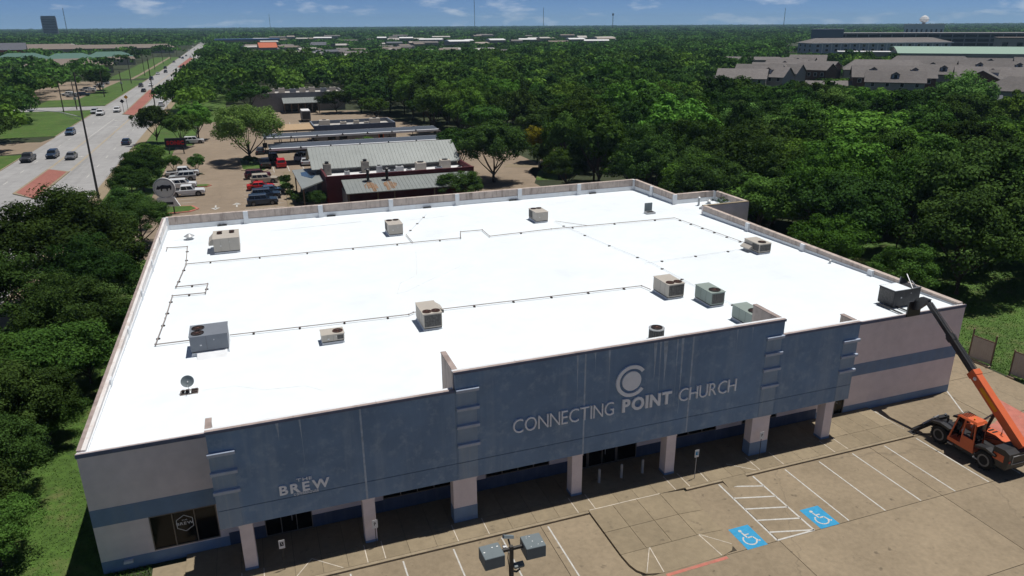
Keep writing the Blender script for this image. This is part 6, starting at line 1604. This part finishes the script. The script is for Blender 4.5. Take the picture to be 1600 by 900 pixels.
# ---- the woods: scattered positions, kept clear of buildings, roads and lots
def inpoly(x, y, P):
    c = False; j = len(P) - 1
    for i in range(len(P)):
        (xi, yi), (xj, yj) = P[i], P[j]
        if (yi > y) != (yj > y) and x < (xj - xi) * (y - yi) / (yj - yi) + xi: c = not c
        j = i
    return c
WOODS = [
 ([(66, 24), (74, 33), (98, 14), (150, 0), (360, 40), (360, 300), (262, 420), (60, 470), (50, 250), (52, 205), (56, 160), (58, 130), (70, 128), (79, 124), (70, 106), (66, 92), (62, 84), (66, 60)], 7.4, 'wood'),
 ([(-12, 262), (50, 252), (62, 470), (-8, 520)], 8.6, 'roadwood'),
 ([(-14, 206), (-4, 206), (2, 262), (-12, 262)], 9, 'roadwood'),
 ([(-100, 192), (-58, 192), (-52, 222), (-60, 262), (-100, 262)], 7.0, 'leftwood'),
 ([(-105, 280), (-66, 280), (-60, 300), (-66, 330), (-105, 400)], 8, 'leftwood'),
 ([(-80, 150), (-46, 160), (-43, 186), (-80, 186)], 7.5, 'leftwood'),
]
DEF = {'wood': ('in the dense wood right of and behind the church', 'trees of the dense wood'), 'roadwood': ('in the tree belt right of the road', 'tree belt right of the road'), 'leftwood': ('in the grove across the road', 'grove across the road')}
def visible(x, y, z=8, mg=90):
    d = Vector((x, y, z)) - CAM_LOC; zz = d.dot(fw)
    if zz < 5: return False
    u = 800 + CAM_F * d.dot(rt2) / zz; v = 450 - CAM_F * d.dot(up2) / zz
    return -mg < u < 1600 + mg and -100 < v < 1000
rw = random.Random(77)
HOUSES = [(math.atan2(a - CAM_LOC.x, c - CAM_LOC.y), math.dist((a, c), (CAM_LOC.x, CAM_LOC.y)), (q + 3) / math.dist((a, c), (CAM_LOC.x, CAM_LOC.y))) for a, c, q in CLEAR if (a, c) != (206, 126)]
pts = []; taken = [(q[1], q[2], q[4] * .75) for q in NT]
cell = {}
def near(x, y, s):
    for dx in (-1, 0, 1):
        for dy in (-1, 0, 1):
            for (a, c) in cell.get((int(x // 9) + dx, int(y // 9) + dy), ()):
                if (a - x) ** 2 + (c - y) ** 2 < s * s: return True
    return False
for P, sp, reg in WOODS:
    xs_ = [p[0] for p in P]; ys_ = [p[1] for p in P]
    area = (max(xs_) - min(xs_)) * (max(ys_) - min(ys_))
    for _ in range(int(area / sp / sp * 5)):
        x = rw.uniform(min(xs_), max(xs_)); y = rw.uniform(min(ys_), max(ys_))
        if not inpoly(x, y, P): continue
        if any((x - a) ** 2 + (y - c) ** 2 < (q + 3.5) ** 2 for a, c, q in CLEAR): continue
        if any((x - a) ** 2 + (y - c) ** 2 < q * q for a, c, q in taken): continue
        if near(x, y, sp * .78) or not visible(x, y): continue
        cell.setdefault((int(x // 9), int(y // 9)), []).append((x, y))
        h = rw.uniform(9.0, 13.5); r = rw.uniform(4.6, 7.0)
        if rw.random() < .12: h *= 1.15; r *= 1.2
        if reg == 'leftwood': h *= .82; r *= .9
        # keep the houses behind the wood in sight: lower trees just in front of them
        dt = math.dist((x, y), (CAM_LOC.x, CAM_LOC.y)); bt = math.atan2(x - CAM_LOC.x, y - CAM_LOC.y)
        for (bh, dh, hw) in HOUSES:
            if dt < dh and dh - dt < 110 and abs(bt - bh) < hw: h = min(h, max(3.5, 27 - 24.5 * dt / dh))
        kd = rw.choices(['dark', 'mid', 'light', 'pale'], [5, 5, 2.2, .5])[0]
        pts.append((r / math.dist((x, y), (CAM_LOC.x, CAM_LOC.y)), x, y, h, r, kd, reg))
pts.sort(reverse=True)
KD = {'dark': 'dark green tree', 'mid': 'mid green tree', 'light': 'bright green tree', 'pale': 'pale loose-crowned tree'}
ORD = ['first', 'second', 'third', 'fourth', 'fifth', 'sixth', 'seventh', 'eighth', 'ninth', 'tenth', 'eleventh', 'twelfth', 'thirteenth', 'fourteenth', 'fifteenth', 'sixteenth', 'seventeenth', 'eighteenth', 'nineteenth', 'twentieth']
def uv(x, y, z):
    d = Vector((x, y, z)) - CAM_LOC; zz = d.dot(fw)
    return 800 + CAM_F * d.dot(rt2) / zz, 450 - CAM_F * d.dot(up2) / zz
NI = 225
zones = {}
for q in pts[:NI]:
    s_, x, y, h, r, kd, reg = q
    u, v = uv(x, y, h * .6)
    if reg != 'wood': zn = DEF[reg][0]
    elif u > 1330: zn = 'rank of wood above the side lawn'
    elif u > 1080: zn = 'rank of wood behind right parapet'
    elif u > 780: zn = 'rank of wood behind back parapet'
    else: zn = 'rank of wood behind the restaurant'
    dist = math.dist((x, y), (CAM_LOC.x, CAM_LOC.y))
    rk = 'front' if dist < 125 else 'second' if dist < 165 else 'third' if dist < 215 else 'rear'
    zones.setdefault((reg, zn, rk, kd), []).append((u, q, dist))
for (reg, zn, rk, kd), L_ in zones.items():
    L_.sort(key=lambda e: e[0])
    for k, (u, q, dist) in enumerate(L_):
        s_, x, y, h, r, kd, reg = q
        if reg == 'wood':
            lb = KD[kd] + ', ' + (ORD[k] + ' from left, ' if len(L_) > 1 else 'alone of its tone in ') + rk + ' ' + zn
        else: lb = KD[kd] + (', ' + ORD[k] + ' from left ' if len(L_) > 1 else ' ') + zn + ('' if rk == 'rear' else ', ' + rk + ' rank')
        tree(kd, x, y, h, r, lb, DEF[reg][1], 0 if dist < 120 else 1, rw.randrange(3 if kd != 'pale' else 2))
# ---- remaining crowns, single mesh per tone: too many and too small to tell apart
def far_cards(items, seed):
    """items: arrays x, y, h, r, n cards, card size"""
    g = np.random.default_rng(seed)
    it = np.array(items); n = it[:, 4].astype(int)
    k = np.repeat(np.arange(len(it)), n); N_ = len(k)
    x, y, h, r, ls = it[k, 0], it[k, 1], it[k, 2], it[k, 3], it[k, 5]
    nl = 16
    ld = g.normal(size=(len(it), nl, 3)); ld /= np.linalg.norm(ld, axis=2)[:, :, None]; ld[:, :, 2] = np.abs(ld[:, :, 2]) * 1.0 - .15
    li = g.integers(0, nl, N_)
    u = g.normal(size=(N_, 3)); u /= np.linalg.norm(u, axis=1)[:, None]
    c_ = ld[k, li] * .62
    u2 = u + c_ * .6 + np.array([0, 0, .35]); u2 /= np.linalg.norm(u2, axis=1)[:, None]
    q = c_ + u2 * .36 * g.uniform(.7, 1.05, N_)[:, None]
    p = np.stack([x + q[:, 0] * r, y + q[:, 1] * r, h * .58 + q[:, 2] * h * .44], 1)
    nrm = u2 * .8 + g.normal(size=(N_, 3)) * .35; nrm /= np.linalg.norm(nrm, axis=1)[:, None]
    t1 = np.cross(nrm, g.normal(size=(N_, 3))); t1 /= np.linalg.norm(t1, axis=1)[:, None] + 1e-9
    t2 = np.cross(nrm, t1); s = ls[:, None] * g.uniform(.65, 1.3, N_)[:, None]
    V = np.stack([p - t1 * s, p - t2 * s * .7, p + t1 * s, p + t2 * s * .7], 1).reshape(-1, 3)
    tt = np.clip(g.random(len(it))[k] * .6 + g.random(N_) * .5 - .05, 0, 1)
    return V, np.repeat(tt, 4)
def stuff_wood(name, label, items, m, seed):
    V, tt = far_cards(items, seed)
    o = bpy.data.objects.new(name, cards(name, V, tt, m)); C.objects.link(o)
    tag(o, label, 'woodland', None, 'stuff'); return o
byk = {}
for (s, x, y, h, r, kd, reg) in pts[NI:]:
    dist = math.dist((x, y), (CAM_LOC.x, CAM_LOC.y))
    byk.setdefault('dark' if kd == 'dark' else 'mid' if kd in ('mid', 'pale') else 'light', []).append((x, y, h, r, 420 if dist < 280 else 240, .55 if dist < 280 else .75))
for kd, it in byk.items(): stuff_wood('woodland', {'dark': 'dark', 'mid': 'mid green', 'light': 'bright green'}[kd] + ' distant crowns of the wood merging into one mass', it, 'leaf_' + kd, hash_(kd))
# ---- the plain of trees out to the horizon
rf = random.Random(5); far_items = {'dark': [], 'mid': [], 'light': []}
d_ = 330.0
NW = [P for P, _, _ in WOODS]
while d_ < 8200:
    da = (.0105 * d_ + 4.2) / d_
    a = -.30 + rf.uniform(0, da)
    while a < 1.02:
        dd = d_ * rf.uniform(.985, 1.02)
        x = CAM_LOC.x + dd * math.sin(a); y = CAM_LOC.y + dd * math.cos(a)
        a += da * rf.uniform(.75, 1.3)
        if rx(-40.5, y) < x < rx(-13, y) and y < 1250: continue
        if rx(-62, y) < x < rx(-37, y) and y < 780: continue
        if any(inpoly(x, y, P) for P in NW): continue
        big = .0052 * dd
        if any((x - q) ** 2 + (y - c) ** 2 < (e + 4 + big * .4) ** 2 for q, c, e in CLEAR): continue
        # open ground: neighbourhoods with fewer trees
        op = math.sin(x * .006 + 1.3) * math.sin(y * .0047) + .5 * math.sin(x * .013 - y * .009)
        if op > .75 and dd < 2200 and rf.random() < .75: continue
        if -170 < x < -40 and 420 < y < 1000 and rf.random() < .55: continue
        h = rf.uniform(6.5, 11.5) + min(3.0, dd * .0006); r = rf.uniform(3.8, 6.2) + big
        if 760 < dd < 1750 and .0 < a < .5: h *= .62
        if a > .55 and dd < 1000:
            ba = math.atan2(x - CAM_LOC.x, y - CAM_LOC.y)
            for (bh, dh, hw) in HOUSES:
                if dd < dh and dh - dd < 260 and abs(ba - bh) < hw: h = min(h, max(3.0, 27 - 24.5 * dd / dh))
        if (20 < x < 270 and 540 < y < 1080) or (-340 < x < -70 and 540 < y < 1260):
            h *= .72
            if rf.random() < (.35 if x > 0 else .5): continue
        n = 150 if dd < 550 else 80 if dd < 1000 else 46 if dd < 2200 else 26
        ls = .85 if dd < 550 else 1.25 if dd < 1000 else .0016 * dd if dd < 2200 else .0013 * dd + .9
        far_items[rf.choices(['dark', 'mid', 'light'], [4, 5, 1.2])[0]].append((x, y, h, r, n, ls))
    d_ *= 1.016 if d_ < 1500 else 1.024
for kd, it in far_items.items(): stuff_wood('woodland', {'dark': 'dark', 'mid': 'mid green', 'light': 'light green'}[kd] + ' tree cover of the plain reaching to the horizon', it, 'leaf_' + kd, 300 + hash_(kd))
# ---- grass blades on the near lawns
def blades(name, label, n, fx, seed, hgt, m='blade'):
    g = np.random.default_rng(seed)
    x, y = fx(g, n); n = len(x)
    a = g.uniform(0, 6.283, n); h = hgt * g.uniform(.5, 1.3, n); wd = .035 * g.uniform(.6, 1.4, n)
    lx, ly = g.normal(0, .35, n) * h, g.normal(0, .35, n) * h
    z0 = np.full(n, .01)
    A = np.stack([x - wd * np.cos(a), y - wd * np.sin(a), z0], 1); B = np.stack([x + wd * np.cos(a), y + wd * np.sin(a), z0], 1)
    T1 = np.stack([x + lx + wd * .4 * np.cos(a), y + ly + wd * .4 * np.sin(a), h], 1); T0 = np.stack([x + lx - wd * .4 * np.cos(a), y + ly - wd * .4 * np.sin(a), h], 1)
    V = np.stack([A, B, T1, T0], 1).reshape(-1, 3)
    o = bpy.data.objects.new(name, cards(name, V, np.repeat(g.random(n), 4), m)); C.objects.link(o)
    tag(o, label, 'grass', None, 'stuff')
def left_lawn(g, n):
    y = -8 + 62 * g.random(n) ** 1.6; x = -12 + 11.9 * g.random(n)
    k = ~((y < 0) & (x > -.3)) & (np.sin(x * 1.3 + y * .5) * np.sin(y * .8 - x * .3) + g.normal(0, .5, n) > -.55)
    return x[k], y[k]
def right_lawn(g, n):
    x = 65.8 + 26 * g.random(n) ** 1.4; y = -8 + 36 * g.random(n)
    return x, y
blades('grass', 'short mown grass of the left-hand lawn', 52000, left_lawn, 1, .06)
blades('grass', 'longer bright grass of the lawn beyond the side drive', 40000, right_lawn, 2, .09, 'blade_bright')
blades('grass', 'narrow grass strip under the front left wall', 1200, lambda g, n: (g.uniform(-.3, 2.35, n), g.uniform(-2.5, -.08, n)), 3, .1)

# ================================================================== HAZE
hz = MB().box(-2600, 9300, -120, 9300, -1.0, 131).build('haze', 'galv')
hz.data.materials.clear()
hm = bpy.data.materials.new('thin_air'); hm.use_nodes = True
hm.node_tree.nodes.clear()
ho = hm.node_tree.nodes.new('ShaderNodeOutputMaterial'); hv = hm.node_tree.nodes.new('ShaderNodeVolumePrincipled')
hv.inputs['Color'].default_value = (.48, .72, .98, 1); hv.inputs['Density'].default_value = 0.00008
hv.inputs['Anisotropy'].default_value = 0.2
hm.node_tree.links.new(hv.outputs[0], ho.inputs['Volume'])
hz.data.materials.append(hm)
tag(hz, 'thin bluish haze over the whole landscape', 'haze', None, 'stuff')
